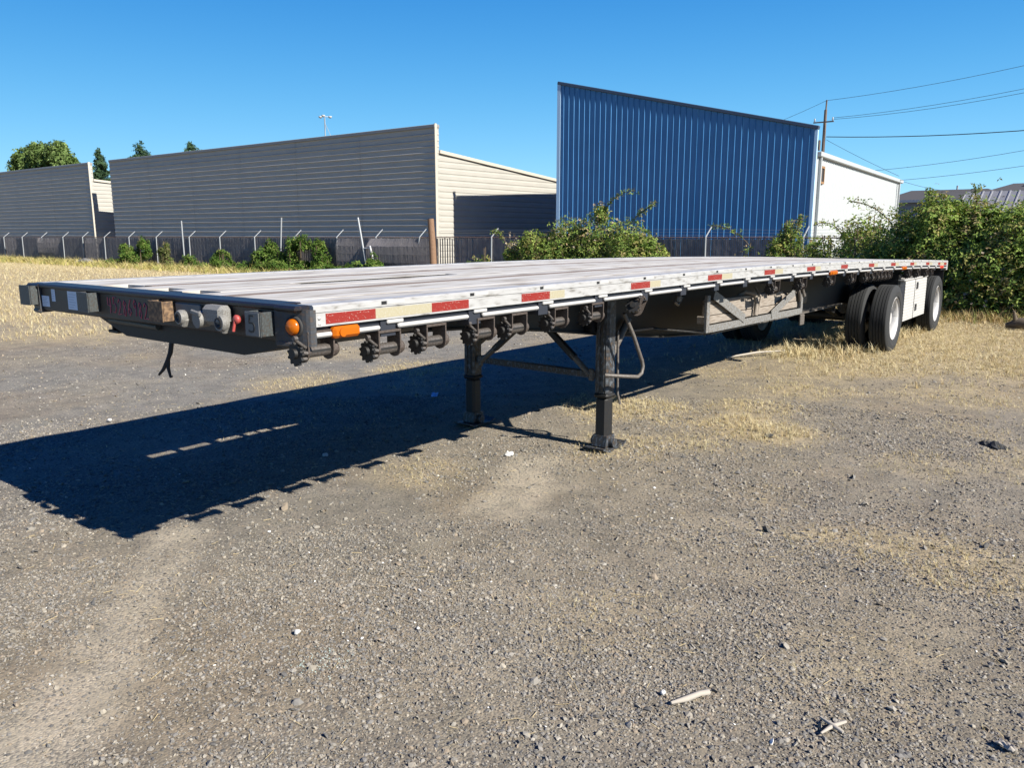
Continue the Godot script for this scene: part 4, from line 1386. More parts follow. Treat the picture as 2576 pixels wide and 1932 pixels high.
# foliage from blobs [centre, radii]; leaves sit in shells and clumps, with gaps between
func foliage(blobs: Array, count: int, size: float, cols: Array, sd: int, gap := 0.0) -> Array:
	var r := RandomNumberGenerator.new()
	r.seed = sd
	var vol := []
	var total := 0.0
	var all := []
	for b in blobs:
		all.append([b[0], b[1] * 0.95])
		for k in 4:
			var d := Vector3(r.randfn(), r.randfn() * 0.7 + 0.1, r.randfn()).normalized()
			all.append([b[0] + d * b[1] * r.randf_range(0.55, 0.85), b[1] * r.randf_range(0.3, 0.5)])
	blobs = all
	for b in blobs:
		total += pow(b[1].x * b[1].y * b[1].z, 0.667)
		vol.append(total)
	var out := []
	while out.size() < count:
		var pick := r.randf() * total
		var i := 0
		while vol[i] < pick:
			i += 1
		var d := Vector3(r.randfn(), r.randfn(), r.randfn()).normalized()
		var p: Vector3 = blobs[i][0] + d * blobs[i][1] * (pow(r.randf(), 0.42) + 0.1 * r.randfn() * (1.0 if r.randf() < 0.3 else 0.2))
		var c := fine.get_noise_3d(p.x, p.y, p.z) + 0.5 * lump.get_noise_3d(p.x * 60.0, p.y * 60.0, p.z * 60.0)
		if c < gap - 0.35 + 0.2 * r.randf():
			continue
		if p.y < gy(p.x, p.z) + 0.03:
			continue
		var s := size * r.randf_range(0.65, 1.35)
		var up := (d * 0.7 + Vector3(r.randfn(), r.randfn() + 0.9, r.randfn()) * 0.6).normalized()
		var bs := frame_of(up)
		bs = Basis(bs.x, bs.z, -bs.y) * Basis(Vector3.UP, r.randf() * TAU)
		var pick2 := clampf(r.randf() * 0.75 + c * 0.5 + 0.1, 0.0, 0.999)
		var col: Color = cols[int(pick2 * cols.size())]
		out.append([Transform3D(bs.scaled_local(Vector3.ONE * s), p), col * r.randf_range(0.75, 1.25)])
	return out

func plant(called: String, label: String, category: String, group: String, blobs: Array, count: int, size: float, cols: Array, sd: int, flowers := 0, gap := 0.0, shoots := []) -> Node3D:
	var at: Vector3 = blobs[0][0]
	var w := thing(called, label, category, Vector3.ZERO, group)
	var list := foliage(blobs, count, size, cols, sd, gap)
	var r := RandomNumberGenerator.new()
	r.seed = sd + 1
	var st := begin()
	for i in 22:
		var b: Array = blobs[r.randi() % blobs.size()]
		var d := Vector3(r.randfn(), absf(r.randfn()) * 0.8, r.randfn()).normalized()
		var e: Vector3 = b[0] + d * b[1] * 0.95
		var g := Vector3(lerpf(at.x, e.x, 0.7), gy(e.x, e.z) - 0.05, lerpf(b[0].z, e.z, 0.5))
		var mid := Vector3(lerpf(g.x, e.x, 0.4), e.y + 0.15, lerpf(g.z, e.z, 0.4))
		tube(st, [g, g.lerp(mid, 0.7), mid.lerp(e, 0.5), e], [0.02, 0.016, 0.012, 0.006], 5, false)
	# long shoots that leave the mass: [from, over, tip]
	for s in shoots:
		var pts := []
		for k in 9:
			var t := k / 8.0
			pts.append((s[0] as Vector3).lerp(s[1], t).lerp((s[1] as Vector3).lerp(s[2], t), t))
		tube(st, pts, 0.012, 5, false)
		for k in 46:
			var t := 0.25 + 0.75 * k / 45.0
			var p: Vector3 = (s[0] as Vector3).lerp(s[1], t).lerp((s[1] as Vector3).lerp(s[2], t), t)
			var bs := Basis(Vector3(r.randfn(), r.randfn(), r.randfn()).normalized(), r.randf() * TAU)
			list.append([Transform3D(bs.scaled_local(Vector3.ONE * size * r.randf_range(0.6, 1.1)), p + Vector3(r.randfn(), r.randfn(), r.randfn()) * 0.05), cols[r.randi() % cols.size()]])
	obj("stem", st, M.cane, w)
	scatter("foliage", leaf_mesh(3), M.leaf, list, w)
	if flowers > 0:
		var fl := foliage(blobs.map(func(b): return [b[0], b[1] * 1.04]), flowers, size * 0.42, [Color(0.3, 0.24, 0.15), Color(0.36, 0.3, 0.22), Color(0.25, 0.18, 0.1)], sd + 5, gap + 0.12)
		scatter("flower", flower_mesh(), M.gravel, fl, w)
	return w

func tree(called: String, label: String, at: Vector3, h: float, blobs: Array, count: int, size: float, cols: Array, sd: int) -> void:
	var w := thing(called, label, "tree", Vector3.ZERO, "trees behind the warehouses")
	var st := begin()
	tube(st, [at, at + Vector3(0.1, h * 0.5, 0.1), at + Vector3(0, h * 0.93, 0)], [0.35, 0.22, 0.04], 8)
	for i in 10:
		var b: Array = blobs[i % blobs.size()]
		var y := clampf(b[0].y - 0.4, at.y + h * 0.25, at.y + h * 0.8)
		tube(st, [Vector3(at.x, y - 0.6, at.z), b[0] + Vector3(0, 0, 0.4 * sin(i * 2.0))], [0.1, 0.03], 5, false)
	obj("trunk", st, M.bark, w)
	scatter("crown", leaf_mesh(4), M.leaf, foliage(blobs, count, size, cols, sd, 0.1), w)

func conifer(label: String, at: Vector3, h: float, w0: float, sd: int) -> void:
	var blobs := []
	var r := RandomNumberGenerator.new()
	r.seed = sd
	var n := 40
	for i in n:
		var t := float(i) / n
		var a := r.randf() * TAU
		var rad := w0 * pow(1.0 - t, 0.75) * r.randf_range(0.7, 1.15)
		blobs.append([at + Vector3(cos(a) * rad * 0.45, h * (0.15 + 0.85 * t), sin(a) * rad * 0.45), Vector3(rad * 0.6 + 0.12, h * 0.045, rad * 0.6 + 0.12)])
	tree("conifer_tree", label, at, h, blobs, 9000, 0.24, [Color(0.03, 0.06, 0.032), Color(0.045, 0.085, 0.042), Color(0.07, 0.115, 0.06)], sd)

func plants() -> void:
	var green := [Color(0.08, 0.135, 0.03), Color(0.125, 0.19, 0.042), Color(0.165, 0.235, 0.052), Color(0.21, 0.27, 0.068), Color(0.25, 0.24, 0.08), Color(0.24, 0.2, 0.1)]
	var fresh := [Color(0.045, 0.09, 0.018), Color(0.07, 0.13, 0.024), Color(0.1, 0.165, 0.032), Color(0.15, 0.19, 0.05)]
	# brambles in the middle, in front of the fence and the blue building
	plant("bramble_bush", "broad flowering bramble mound before the blue building's left half", "bush", "", [
		[Vector3(22.3, 0.5, -12.0), Vector3(1.1, 1.5, 2.3)], [Vector3(22.4, 0.9, -11.0), Vector3(1.0, 1.65, 1.3)], [Vector3(22.4, 1.0, -12.3), Vector3(0.9, 1.45, 0.9)], [Vector3(22.4, 0.9, -9.8), Vector3(0.9, 1.35, 1.1)],
		[Vector3(22.3, 0.5, -13.6), Vector3(0.9, 1.3, 0.9)], [Vector3(22.3, 0.4, -14.5), Vector3(0.7, 1.15, 0.6)], [Vector3(22.3, 0.4, -8.8), Vector3(0.8, 1.0, 0.7)], [Vector3(22.2, 2.4, -10.85), Vector3(0.25, 0.4, 0.25)]],
		22000, 0.1, green, 101, 1800, -0.15, [[Vector3(22.4, 2.3, -10.8), Vector3(22.3, 3.1, -10.5), Vector3(22.2, 3.1, -9.5)], [Vector3(22.4, 2.0, -9.8), Vector3(22.3, 2.5, -9.2), Vector3(22.2, 2.7, -8.7)], [Vector3(22.3, 1.2, -15.0), Vector3(22.2, 1.8, -15.2), Vector3(22.1, 1.75, -15.6)]])
	plant("bramble_bush", "small leafy bramble spray climbing the fence left of the flowering mound", "bush", "", [[Vector3(23.2, 0.1, -17.4), Vector3(0.4, 0.75, 0.5)], [Vector3(23.3, 0.2, -16.9), Vector3(0.3, 1.0, 0.25)], [Vector3(23.3, -0.1, -18.1), Vector3(0.3, 0.5, 0.35)]], 620, 0.1, green, 107, 20, 0.1)
	plant("bramble_bush", "yellowish bramble at the blue building's right corner", "bush", "", [[Vector3(22.6, 0.4, -4.6), Vector3(0.8, 1.4, 0.75)], [Vector3(22.6, 1.1, -4.3), Vector3(0.5, 1.15, 0.45)], [Vector3(22.6, 0.3, -5.6), Vector3(0.6, 1.1, 0.6)], [Vector3(22.6, 0.3, -3.6), Vector3(0.7, 1.4, 0.8)]],
		5200, 0.085, green, 111, 200, 0.02, [[Vector3(22.6, 1.3, -5.6), Vector3(22.5, 2.0, -6.2), Vector3(22.4, 1.9, -6.8)], [Vector3(22.6, 1.7, -4.2), Vector3(22.5, 2.1, -4.1), Vector3(22.5, 2.2, -4.0)]])
	plant("bramble_bush", "dark open bramble before the foot of the white wall", "bush", "", [[Vector3(21.5, 0.4, -2.6), Vector3(0.9, 1.7, 0.9)], [Vector3(20.5, 0.6, -1.6), Vector3(1.0, 1.75, 0.9)], [Vector3(21.2, 1.3, -2.0), Vector3(0.7, 1.0, 0.7)], [Vector3(21.5, 0.3, -3.4), Vector3(0.8, 1.3, 0.7)]],
		5200, 0.085, green, 113, 120, 0.08, [[Vector3(21, 1.6, -2.4), Vector3(20.9, 2.1, -2.6), Vector3(20.8, 1.95, -3.1)]])
	plant("bramble_bush", "huge bramble thicket at the right edge behind the trailer's tail", "bush", "", [
		[Vector3(17.9, 0.8, 0.5), Vector3(1.7, 1.8, 1.3)], [Vector3(17.7, 0.8, 1.5), Vector3(1.7, 1.75, 1.3)], [Vector3(17.5, 0.7, 2.4), Vector3(1.6, 1.6, 1.2)], [Vector3(18.2, 0.7, -0.4), Vector3(1.4, 1.65, 0.9)], [Vector3(17.8, 0.6, 3.6), Vector3(1.6, 1.4, 1.3)],
		[Vector3(16.9, 0.5, 2.0), Vector3(1.0, 1.25, 1.2)], [Vector3(16.9, 0.5, 0.9), Vector3(0.9, 1.25, 1.1)], [Vector3(17.6, 1.5, 1.2), Vector3(0.9, 0.95, 1.0)], [Vector3(17.8, 1.5, 0.3), Vector3(0.9, 0.95, 0.8)], [Vector3(17.5, 1.3, 2.0), Vector3(0.9, 0.95, 0.8)], [Vector3(16.8, 0.4, 3.2), Vector3(1.0, 1.2, 1.1)], [Vector3(18.5, 0.7, 4.9), Vector3(1.6, 1.2, 1.2)], [Vector3(18.1, 0.4, -1.1), Vector3(1.1, 1.35, 0.7)]],
		62000, 0.078, green, 117, 2600, -0.2, [[Vector3(18, 2.1, 0.3), Vector3(17.9, 2.5, 0.2), Vector3(17.8, 2.62, 0.25)], [Vector3(17.8, 2.2, 1.2), Vector3(17.7, 2.6, 1.1), Vector3(17.6, 2.66, 1.15)], [Vector3(17.5, 2.0, 2.2), Vector3(17.3, 2.4, 2.4), Vector3(17.2, 2.3, 2.7)], [Vector3(18, 1.9, -0.5), Vector3(18, 2.4, -0.9), Vector3(18, 2.45, -1.5)]])
	# vines and shrubs along the left half of the fence
	var vines := [
		["dense green vine heaped over the fence beside the upright metal post", [[Vector3(23.2, 0.2, -31.6), Vector3(0.6, 0.95, 0.8)], [Vector3(23.4, 0.6, -31.3), Vector3(0.4, 0.9, 0.6)], [Vector3(23.3, 0.7, -29.4), Vector3(0.35, 1.0, 0.6)], [Vector3(23.1, -0.1, -30.0), Vector3(0.7, 0.55, 1.2)], [Vector3(23.4, 1.2, -28.6), Vector3(0.3, 0.5, 0.6)], [Vector3(22.9, -0.2, -32.6), Vector3(0.6, 0.5, 0.8)], [Vector3(22.8, -0.25, -31.0), Vector3(0.6, 0.5, 1.2)], [Vector3(23.2, 0.35, -30.5), Vector3(0.35, 0.6, 0.7)]], 7000],
		["tall green vine climbing the fence between the upright and the leaning post", [[Vector3(23.3, 0.3, -27.2), Vector3(0.45, 1.0, 0.55)], [Vector3(23.4, 0.9, -27.5), Vector3(0.35, 0.65, 0.4)], [Vector3(23.1, -0.2, -28.2), Vector3(0.6, 0.5, 0.8)], [Vector3(23.0, -0.25, -26.8), Vector3(0.6, 0.5, 0.9)]], 3600],
		["low green vine spreading at the foot of the leaning post", [[Vector3(23.1, -0.1, -24.5), Vector3(0.5, 0.55, 0.8)], [Vector3(23.1, 0.0, -23.2), Vector3(0.4, 0.5, 0.6)], [Vector3(22.9, -0.3, -26.0), Vector3(0.6, 0.4, 1.0)], [Vector3(23.3, 0.4, -23.5), Vector3(0.25, 0.5, 0.25)], [Vector3(22.8, -0.25, -25.2), Vector3(0.5, 0.5, 0.9)], [Vector3(22.8, -0.3, -22.6), Vector3(0.4, 0.4, 0.7)]], 3400],
		["bushy green shrub with a tall top, before the fence at left", [[Vector3(22.8, 0.2, -44.3), Vector3(0.6, 0.7, 1.0)], [Vector3(23.1, 0.8, -43.4), Vector3(0.4, 0.75, 0.55)], [Vector3(23.0, 0.6, -45.4), Vector3(0.4, 0.5, 0.6)], [Vector3(22.6, -0.2, -46.2), Vector3(0.5, 0.4, 1.0)]], 2600],
		["sparse brownish shrub beside the lone tall metal post", [[Vector3(23.0, 0.4, -40.9), Vector3(0.3, 0.85, 0.5)], [Vector3(22.9, -0.1, -40.4), Vector3(0.4, 0.5, 0.6)]], 620],
		["small green shrub just right of the lone tall metal post", [[Vector3(22.9, 0.0, -38.0), Vector3(0.4, 0.55, 0.7)], [Vector3(22.9, -0.2, -37.2), Vector3(0.4, 0.35, 0.6)]], 1100],
		["rounded green shrub alone before the dark slats, left of the dense vine", [[Vector3(22.9, 0.2, -34.9), Vector3(0.45, 0.7, 0.6)], [Vector3(22.9, -0.1, -34.3), Vector3(0.4, 0.4, 0.6)]], 1500]]
	for i in vines.size():
		var v: Array = vines[i]
		plant("fence_shrub", v[0], "shrub", "green shrubs and vines along the fence", v[1], v[2], 0.12, [Color(0.17, 0.14, 0.08), Color(0.12, 0.13, 0.05), Color(0.09, 0.13, 0.03)] if i == 4 else fresh, 131 + i * 3, 0, 0.12 if i == 4 else 0.06)
	# trees beyond the roofs
	var crown := []
	for q in [[-126.3, 11.0, 2.2, 2.0], [-124.6, 12.2, 1.9, 1.7], [-122.2, 10.9, 1.8, 1.9], [-119.6, 12.3, 1.8, 1.9], [-117.2, 11.2, 1.7, 2.0], [-114.9, 12.4, 1.7, 1.8], [-113.2, 11.2, 1.7, 1.8], [-111.4, 10.2, 1.5, 1.6], [-127.8, 9.4, 1.6, 1.5], [-120.0, 8.6, 5.0, 2.0], [-110.3, 8.8, 1.6, 1.6]]:
		crown.append([Vector3(50, q[1], q[0]), Vector3(q[2], q[3], q[2])])
	tree("broadleaf_tree", "wide green leafy tree above the roof of the far left warehouse", Vector3(50, -0.4, -119), 13.0, crown, 14000, 0.42, [Color(0.06, 0.1, 0.03), Color(0.09, 0.14, 0.04), Color(0.12, 0.18, 0.055), Color(0.16, 0.22, 0.08)], 171)
	conifer("dark conifer standing in the gap between the two grey warehouses", Vector3(50, -0.4, -103.2), 12.6, 3.6, 175)
	conifer("bushier conifer top above the long warehouse's left end", Vector3(50, -0.4, -92.9), 12.9, 6.4, 179)
	conifer("smallest conifer tip above the long warehouse's roof line", Vector3(50, -0.4, -81.6), 12.3, 4.2, 183)


# ---------------------------------------------------------------- dry grass, gravel, litter
func tuft_mesh(blades: int, sd: int, spread: float) -> ArrayMesh:
	var r := RandomNumberGenerator.new()
	r.seed = sd
	var st := begin()
	st.set_smooth_group(-1)
	for k in blades:
		var a := r.randf() * TAU
		var d := Vector3(cos(a), 0, sin(a))
		var s := Vector3(-sin(a), 0, cos(a)) * 0.016
		var b := d * 0.08 * r.randf()
		var h := r.randf_range(0.5, 1.0)
		var m := b + d * spread * 0.3 * r.randf() + Vector3(0, h * 0.55, 0)
		var e := m + d * spread * r.randf_range(0.3, 1.0) + Vector3(0, h * 0.45, 0)
		quad(st, b - s, b + s, m + s * 0.8, m - s * 0.8)
		tri(st, m - s * 0.8, m + s * 0.8, e)
	st.generate_normals()
	return st.commit()

func grass() -> void:
	var r := RandomNumberGenerator.new()
	r.seed = 77
	var cols := [Color(0.5, 0.435, 0.265), Color(0.54, 0.475, 0.29), Color(0.46, 0.385, 0.22), Color(0.42, 0.335, 0.19), Color(0.58, 0.52, 0.345)]
	var kinds := [tuft_mesh(7, 1, 0.5), tuft_mesh(6, 2, 0.9), tuft_mesh(9, 3, 0.35)]
	var lists := [[], [], []]
	# [x0, x1, z0, z1, tries]
	for a in [[-1.0, 8.0, -4.0, 5.5, 120000], [8.0, 17.5, -2.0, 7.0, 190000], [2.0, 24.0, -14.0, -3.0, 45000], [3.0, 24.0, -66.0, -14.0, 90000], [5.0, 14.0, -3.0, 1.0, 22000]]:
		for i in a[4]:
			var x := r.randf_range(a[0], a[1])
			var z := r.randf_range(a[2], a[3])
			var g := straw_at(x, z)
			var c := 0.6 + 0.8 * fine.get_noise_2d(x * 2.0, z * 2.0 + 50.0)
			if r.randf() > g * clampf(c, 0.08, 1.0):
				continue
			var h := r.randf_range(0.022, 0.055) * (0.6 + 0.9 * g)
			if x > 7.5 and z > -2.0:
				h *= 0.6
			if x > 7.5 and z > -2.0 and r.randf() < 0.05:
				h = r.randf_range(0.06, 0.13)
			if x > 9.0 and z < 1.2 and z > 0.0 and r.randf() < 0.06:
				h = r.randf_range(0.08, 0.22)
			if z < -10.0:
				h *= r.randf_range(1.0, 2.4)
			var b := Basis(Vector3.UP, r.randf() * TAU) * Basis(Vector3.RIGHT, r.randfn() * 0.2)
			lists[r.randi() % 3].append([Transform3D(b.scaled_local(Vector3(h * 1.3, h, h * 1.3)), Vector3(x, gy(x, z) - 0.004, z)), cols[r.randi() % 5] * r.randf_range(0.75, 1.15)])
	var names := ["dry_grass", "dry_grass", "dry_grass"]
	for k in 3:
		var o := scatter(names[k], kinds[k], M.dry_grass, lists[k], self)
		tag(o, ["short dry straw-coloured grass growing in patches over the gravel yard", "bent dry straw-coloured grass scattered over the gravel yard", "dense tufted straw-coloured grass over the gravel yard"][k], "grass")
	# taller yellow-green weeds along the foot of the fence
	var weeds := []
	for i in 9000:
		var z := r.randf_range(-72.0, -22.0)
		var x := 23.8 - absf(r.randfn()) * 1.5
		if fine.get_noise_2d(x, z * 0.7) < -0.25:
			continue
		var h := r.randf_range(0.2, 0.5)
		var b := Basis(Vector3.UP, r.randf() * TAU) * Basis(Vector3.RIGHT, r.randfn() * 0.2)
		weeds.append([Transform3D(b.scaled_local(Vector3(h * 1.5, h, h * 1.5)), Vector3(x, gy(x, z), z)), [Color(0.36, 0.33, 0.1), Color(0.42, 0.35, 0.13), Color(0.22, 0.25, 0.07), Color(0.48, 0.4, 0.2)][r.randi() % 4] * r.randf_range(0.8, 1.15)])
	tag(scatter("tall_weeds", kinds[1], M.dry_grass, weeds, self), "knee-high yellow-green weeds along the foot of the slatted fence", "weeds")
	weeds = []
	for i in 5200:
		var x := r.randf_range(15.0, 17.6)
		var z := r.randf_range(-1.0, 5.5)
		if r.randf() > smoothstep(14.8, 16.4, x):
			continue
		var h := r.randf_range(0.08, 0.32)
		var b := Basis(Vector3.UP, r.randf() * TAU) * Basis(Vector3.RIGHT, r.randfn() * 0.25)
		weeds.append([Transform3D(b.scaled_local(Vector3(h, h, h)), Vector3(x, gy(x, z), z)), [Color(0.3, 0.26, 0.1), Color(0.38, 0.28, 0.13), Color(0.16, 0.19, 0.05), Color(0.44, 0.34, 0.17)][r.randi() % 4] * r.randf_range(0.8, 1.15)])
	tag(scatter("tall_weeds", kinds[1], M.dry_grass, weeds, self), "tall mixed weeds along the foot of the huge bramble thicket", "weeds")

func stone_mesh(sd: int) -> ArrayMesh:
	var r := RandomNumberGenerator.new()
	r.seed = sd
	var st := begin()
	st.set_smooth_group(-1)
	var p := [Vector3(0, 0.55, 0)]
	for k in 5:
		p.append(Vector3(cos(TAU * k / 5.0), 0.15, sin(TAU * k / 5.0)) * r.randf_range(0.7, 1.15) + Vector3(0, 0.2 * r.randf(), 0))
	for k in 5:
		p.append(Vector3(cos(TAU * (k + 0.5) / 5.0), -0.3, sin(TAU * (k + 0.5) / 5.0)) * r.randf_range(0.6, 0.95))
	p[0] += Vector3(r.randf_range(-0.3, 0.3), r.randf_range(-0.1, 0.1), r.randf_range(-0.3, 0.3))
	for k in 5:
		var n := (k + 1) % 5
		tri(st, p[0], p[1 + n], p[1 + k])
		tri(st, p[1 + k], p[1 + n], p[6 + k])
		tri(st, p[1 + n], p[6 + n], p[6 + k])
	st.generate_normals()
	return st.commit()

func gravel() -> void:
	var r := RandomNumberGenerator.new()
	r.seed = 91
	var cols := [Color(0.19, 0.175, 0.15), Color(0.152, 0.146, 0.136), Color(0.22, 0.2, 0.165), Color(0.12, 0.116, 0.11), Color(0.19, 0.157, 0.12), Color(0.08, 0.078, 0.075), Color(0.235, 0.22, 0.192), Color(0.165, 0.156, 0.143)]
	var lists := [[], [], []]
	for ring in [[1.4, 4.6, 260000, 0.0047], [4.6, 8.5, 170000, 0.0058], [8.5, 14.0, 40000, 0.007]]:
		for i in ring[2]:
			var d: float = sqrt(lerpf(ring[0] * ring[0], ring[1] * ring[1], r.randf()))
			var a := -0.655 + r.randf_range(-0.86, 0.86)
			var x := -2.036 + d * cos(a)
			var z := 3.919 + d * sin(a)
			var n := patchy.get_noise_2d(x * 1.3 + 9.0, z * 1.3)
			if r.randf() > 0.6 + 1.0 * n:
				continue
			if r.randf() < 0.85 * maxf(blob(x, z, dust_spots), 0.7 * straw_at(x, z)):
				continue
			var s: float = ring[3] * exp(0.42 * r.randfn())
			if r.randf() < 0.006:
				s *= 1.8
			var b := Basis(Vector3(r.randfn(), r.randfn() + 2.0, r.randfn()).normalized(), r.randf() * TAU)
			var col: Color = cols[r.randi() % cols.size()] * r.randf_range(0.8, 1.2)
			if r.randf() < 0.0007:
				col = Color(0.7, 0.69, 0.65)
			lists[r.randi() % 3].append([Transform3D(b.scaled_local(Vector3(s, s * r.randf_range(0.6, 1.0), s * r.randf_range(0.7, 1.1))), Vector3(x, gy(x, z) + s * 0.1, z)), col])
	for k in 3:
		tag(scatter("gravel_stones", stone_mesh(200 + k), M.gravel, lists[k], self), ["loose grey and tan gravel stones spread over the yard", "angular grey gravel chips lying over the yard surface", "rounded dusty gravel pebbles strewn across the yard"][k], "gravel")
	# fallen straws lying flat
	var st := begin()
	box(st, Transform3D(), Vector3(0.0016, 0.0012, 1.0))
	st.generate_normals()
	var sm := st.commit()
	var list := []
	for i in 9000:
		var x := r.randf_range(-1.6, 9.0)
		var z := r.randf_range(-4.0, 5.5)
		if r.randf() > 0.18 + straw_at(x, z):
			continue
		var l := r.randf_range(0.015, 0.06)
		var b := Basis(Vector3.UP, r.randf() * TAU) * Basis(Vector3.RIGHT, r.randfn() * 0.15)
		list.append([Transform3D(b.scaled_local(Vector3(1, 1, l)), Vector3(x, gy(x, z) + 0.008, z)), Color(0.5, 0.4, 0.22) * r.randf_range(0.6, 1.2)])
	tag(scatter("fallen_straw", sm, M.gravel, list, self), "loose straws lying flat on the gravel", "straw")

func rag(st: SurfaceTool, at: Vector3, sx: float, sz: float, turn: float, lift: float, sd: int) -> void:
	# a crumpled scrap: a bent sheet with thickness
	st.set_smooth_group(-1)
	var b := Basis(Vector3.UP, turn)
	var n := 5
	var p := func(i: int, j: int, low: bool) -> Vector3:
		var u := float(i) / n - 0.5
		var v := float(j) / n - 0.5
		var h := lift * (0.5 + lump.get_noise_2d(i * 31.0 + sd * 57.0, j * 31.0)) * (1.0 - 1.4 * maxf(absf(u), absf(v)))
		return at + b * Vector3(u * sx * (1.0 + 0.3 * lump.get_noise_2d(j * 40.0, sd * 90.0)), maxf(0.0, h) + (0.0 if low else 0.004), v * sz * (1.0 + 0.4 * lump.get_noise_2d(i * 40.0, sd * 70.0)))
	for i in n:
		for j in n:
			quad(st, p.call(i, j, false), p.call(i + 1, j, false), p.call(i + 1, j + 1, false), p.call(i, j + 1, false))
			quad(st, p.call(i, j + 1, true), p.call(i + 1, j + 1, true), p.call(i + 1, j, true), p.call(i, j, true))
	for i in n:
		quad(st, p.call(i, 0, true), p.call(i + 1, 0, true), p.call(i + 1, 0, false), p.call(i, 0, false))
		quad(st, p.call(i, n, false), p.call(i + 1, n, false), p.call(i + 1, n, true), p.call(i, n, true))
		quad(st, p.call(0, i, false), p.call(0, i + 1, false), p.call(0, i + 1, true), p.call(0, i, true))
		quad(st, p.call(n, i, true), p.call(n, i + 1, true), p.call(n, i + 1, false), p.call(n, i, false))

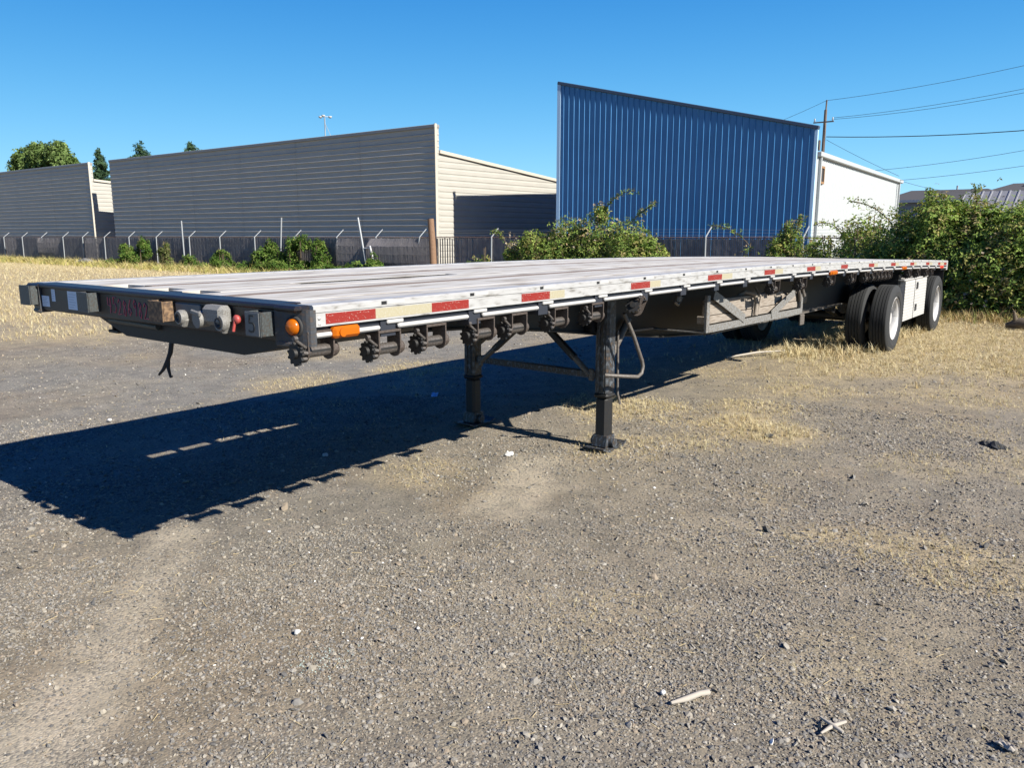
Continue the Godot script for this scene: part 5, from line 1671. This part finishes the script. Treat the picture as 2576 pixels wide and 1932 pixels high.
func litter() -> void:
	mat("litter_white", 0.45, 0.45, 0.44, 0.7)
	mat("litter_blue", 0.12, 0.3, 0.55, 0.5)
	mat("bone_wood", 0.3, 0.275, 0.24, 0.9)
	var st: SurfaceTool
	for q in [
			["white_stone", "clean white pebble, largest in the near left foreground gravel", Vector3(-0.06, 0.012, 1.22), Vector3(0.016, 0.01, 0.011)],
			["white_stone", "small white pebble on bare gravel right of the largest white pebble", Vector3(0.29, 0.008, 1.61), Vector3(0.008, 0.006, 0.007)],
			["white_stone", "tiny oblong white pebble between the two other near left pebbles", Vector3(0.08, 0.008, 1.48), Vector3(0.009, 0.005, 0.005)],
			["white_stone", "dull white pebble just left of the pale broken stick", Vector3(0.49, 0.012, 2.7), Vector3(0.012, 0.009, 0.009)],
			["white_stone", "white pebble lying on grey gravel beyond the trailer's shadow", Vector3(1.39, 0.02, -3.4), Vector3(0.02, 0.016, 0.02)]]:
		st = begin()
		boulder(st, q[2], q[3], int(q[2].z * 10.0) + 40)
		tag(obj(q[0], st, M.litter_white, self), q[1], "pebble", "white pebbles")
	st = begin()
	rag(st, Vector3(2.76, 0.004, 0.21), 0.1, 0.06, 0.6, 0.035, 2)
	tag(obj("paper_scrap", st, M.litter_white, self), "crumpled white paper scrap left of the near landing leg's foot", "litter")
	st = begin()
	rag(st, Vector3(1.86, 0.004, -0.92), 0.07, 0.04, 0.9, 0.02, 5)
	tag(obj("paper_scrap", st, M.litter_white, self), "small pale paper scrap lying in the trailer's shadow", "litter")
	st = begin()
	rag(st, Vector3(4.11, 0.004, -1.85), 0.2, 0.07, 0.7, 0.03, 7)
	tag(obj("plastic_scrap", st, M.litter_blue, self), "pale blue plastic scrap in the trailer's shadow", "litter")
	st = begin()
	tube(st, [Vector3(0.445, 0.012, 2.755), Vector3(0.5, 0.015, 2.79), Vector3(0.565, 0.014, 2.815), Vector3(0.6, 0.011, 2.835)], [0.006, 0.012, 0.011, 0.012], 7)
	tag(obj("broken_stick", st, M.bone_wood, self), "short pale broken stick in the near foreground gravel", "stick")
	st = begin()
	tube(st, [Vector3(0.6, 0.01, 3.25), Vector3(0.66, 0.014, 3.27), Vector3(0.72, 0.012, 3.3)], [0.004, 0.009, 0.006], 6)
	tube(st, [Vector3(0.65, 0.012, 3.31), Vector3(0.66, 0.018, 3.27), Vector3(0.69, 0.012, 3.22)], [0.006, 0.008, 0.004], 6)
	tag(obj("crossed_twig", st, M.bone_wood, self), "pale cross-shaped twig at the bottom of the foreground", "stick")
	st = begin()
	rag(st, Vector3(0.91, 0.006, 3.77), 0.06, 0.03, 1.1, 0.03, 9)
	tag(obj("paper_scrap", st, M.bone_wood, self), "crumpled tan paper at the bottom right corner of the yard", "litter")
	st = begin()
	rag(st, Vector3(5.37, 0.002, 3.2), 0.2, 0.13, 0.75, 0.06, 11)
	tag(obj("tyre_scrap", st, M.tyre_rubber, self), "larger black scrap of tyre lying on gravel at the right", "tyre scrap", "black tyre scraps")
	st = begin()
	rag(st, Vector3(4.54, 0.006, 1.63), 0.11, 0.07, 0.2, 0.05, 13)
	tag(obj("tyre_scrap", st, M.tyre_rubber, self), "smaller black scrap of tyre in the straw patch behind the near leg", "tyre scrap", "black tyre scraps")
	st = begin()
	tube(st, [Vector3(14.9, 0.06, 2.25), Vector3(14.85, 0.12, 2.45), Vector3(14.95, 0.1, 2.75), Vector3(15.0, 0.09, 3.2)], [0.05, 0.1, 0.11, 0.09], 9)
	tube(st, [Vector3(14.85, 0.12, 2.4), Vector3(14.8, 0.34, 2.35)], [0.05, 0.02], 6)
	tag(obj("fallen_log", st, M.bark, self), "dark weathered log lying in dry grass before the thicket", "log")
	for q in [["long straw-grey stick in the dry grass beside the trailer's wheels", Vector3(8.4, 0.03, -0.35), Vector3(9.4, 0.05, 0.1)], ["thin bleached stick lying on the grass at the far right", Vector3(7.9, 0.03, 3.3), Vector3(8.1, 0.03, 3.6)]]:
		st = begin()
		tube(st, [q[1], (q[1] + q[2]) * 0.5 + Vector3(0, 0.02, 0), q[2]], [0.012, 0.016, 0.008], 6)
		tag(obj("stick", st, M.bone_wood, self), q[0], "stick")
	# broken safety glass: a scatter of crumbs
	var gm := StandardMaterial3D.new()
	gm.resource_name = "glass_crumb"
	gm.albedo_color = Color(0.8, 0.9, 0.88, 0.3)
	gm.roughness = 0.05
	gm.transparency = BaseMaterial3D.TRANSPARENCY_ALPHA
	var r := RandomNumberGenerator.new()
	r.seed = 401
	var list := []
	for i in 90:
		var x := -0.16 + r.randfn() * 0.07
		var z := 1.48 + r.randfn() * 0.06
		var b := Basis(Vector3(r.randfn(), r.randfn(), r.randfn()).normalized(), r.randf() * TAU)
		list.append([Transform3D(b.scaled_local(Vector3.ONE * r.randf_range(0.002, 0.0042)), Vector3(x, gy(x, z) + 0.005, z)), Color.WHITE])
	tag(scatter("broken_glass", stone_mesh(220), gm, list, self), "greenish crumbs of broken safety glass on the foreground gravel", "broken glass")
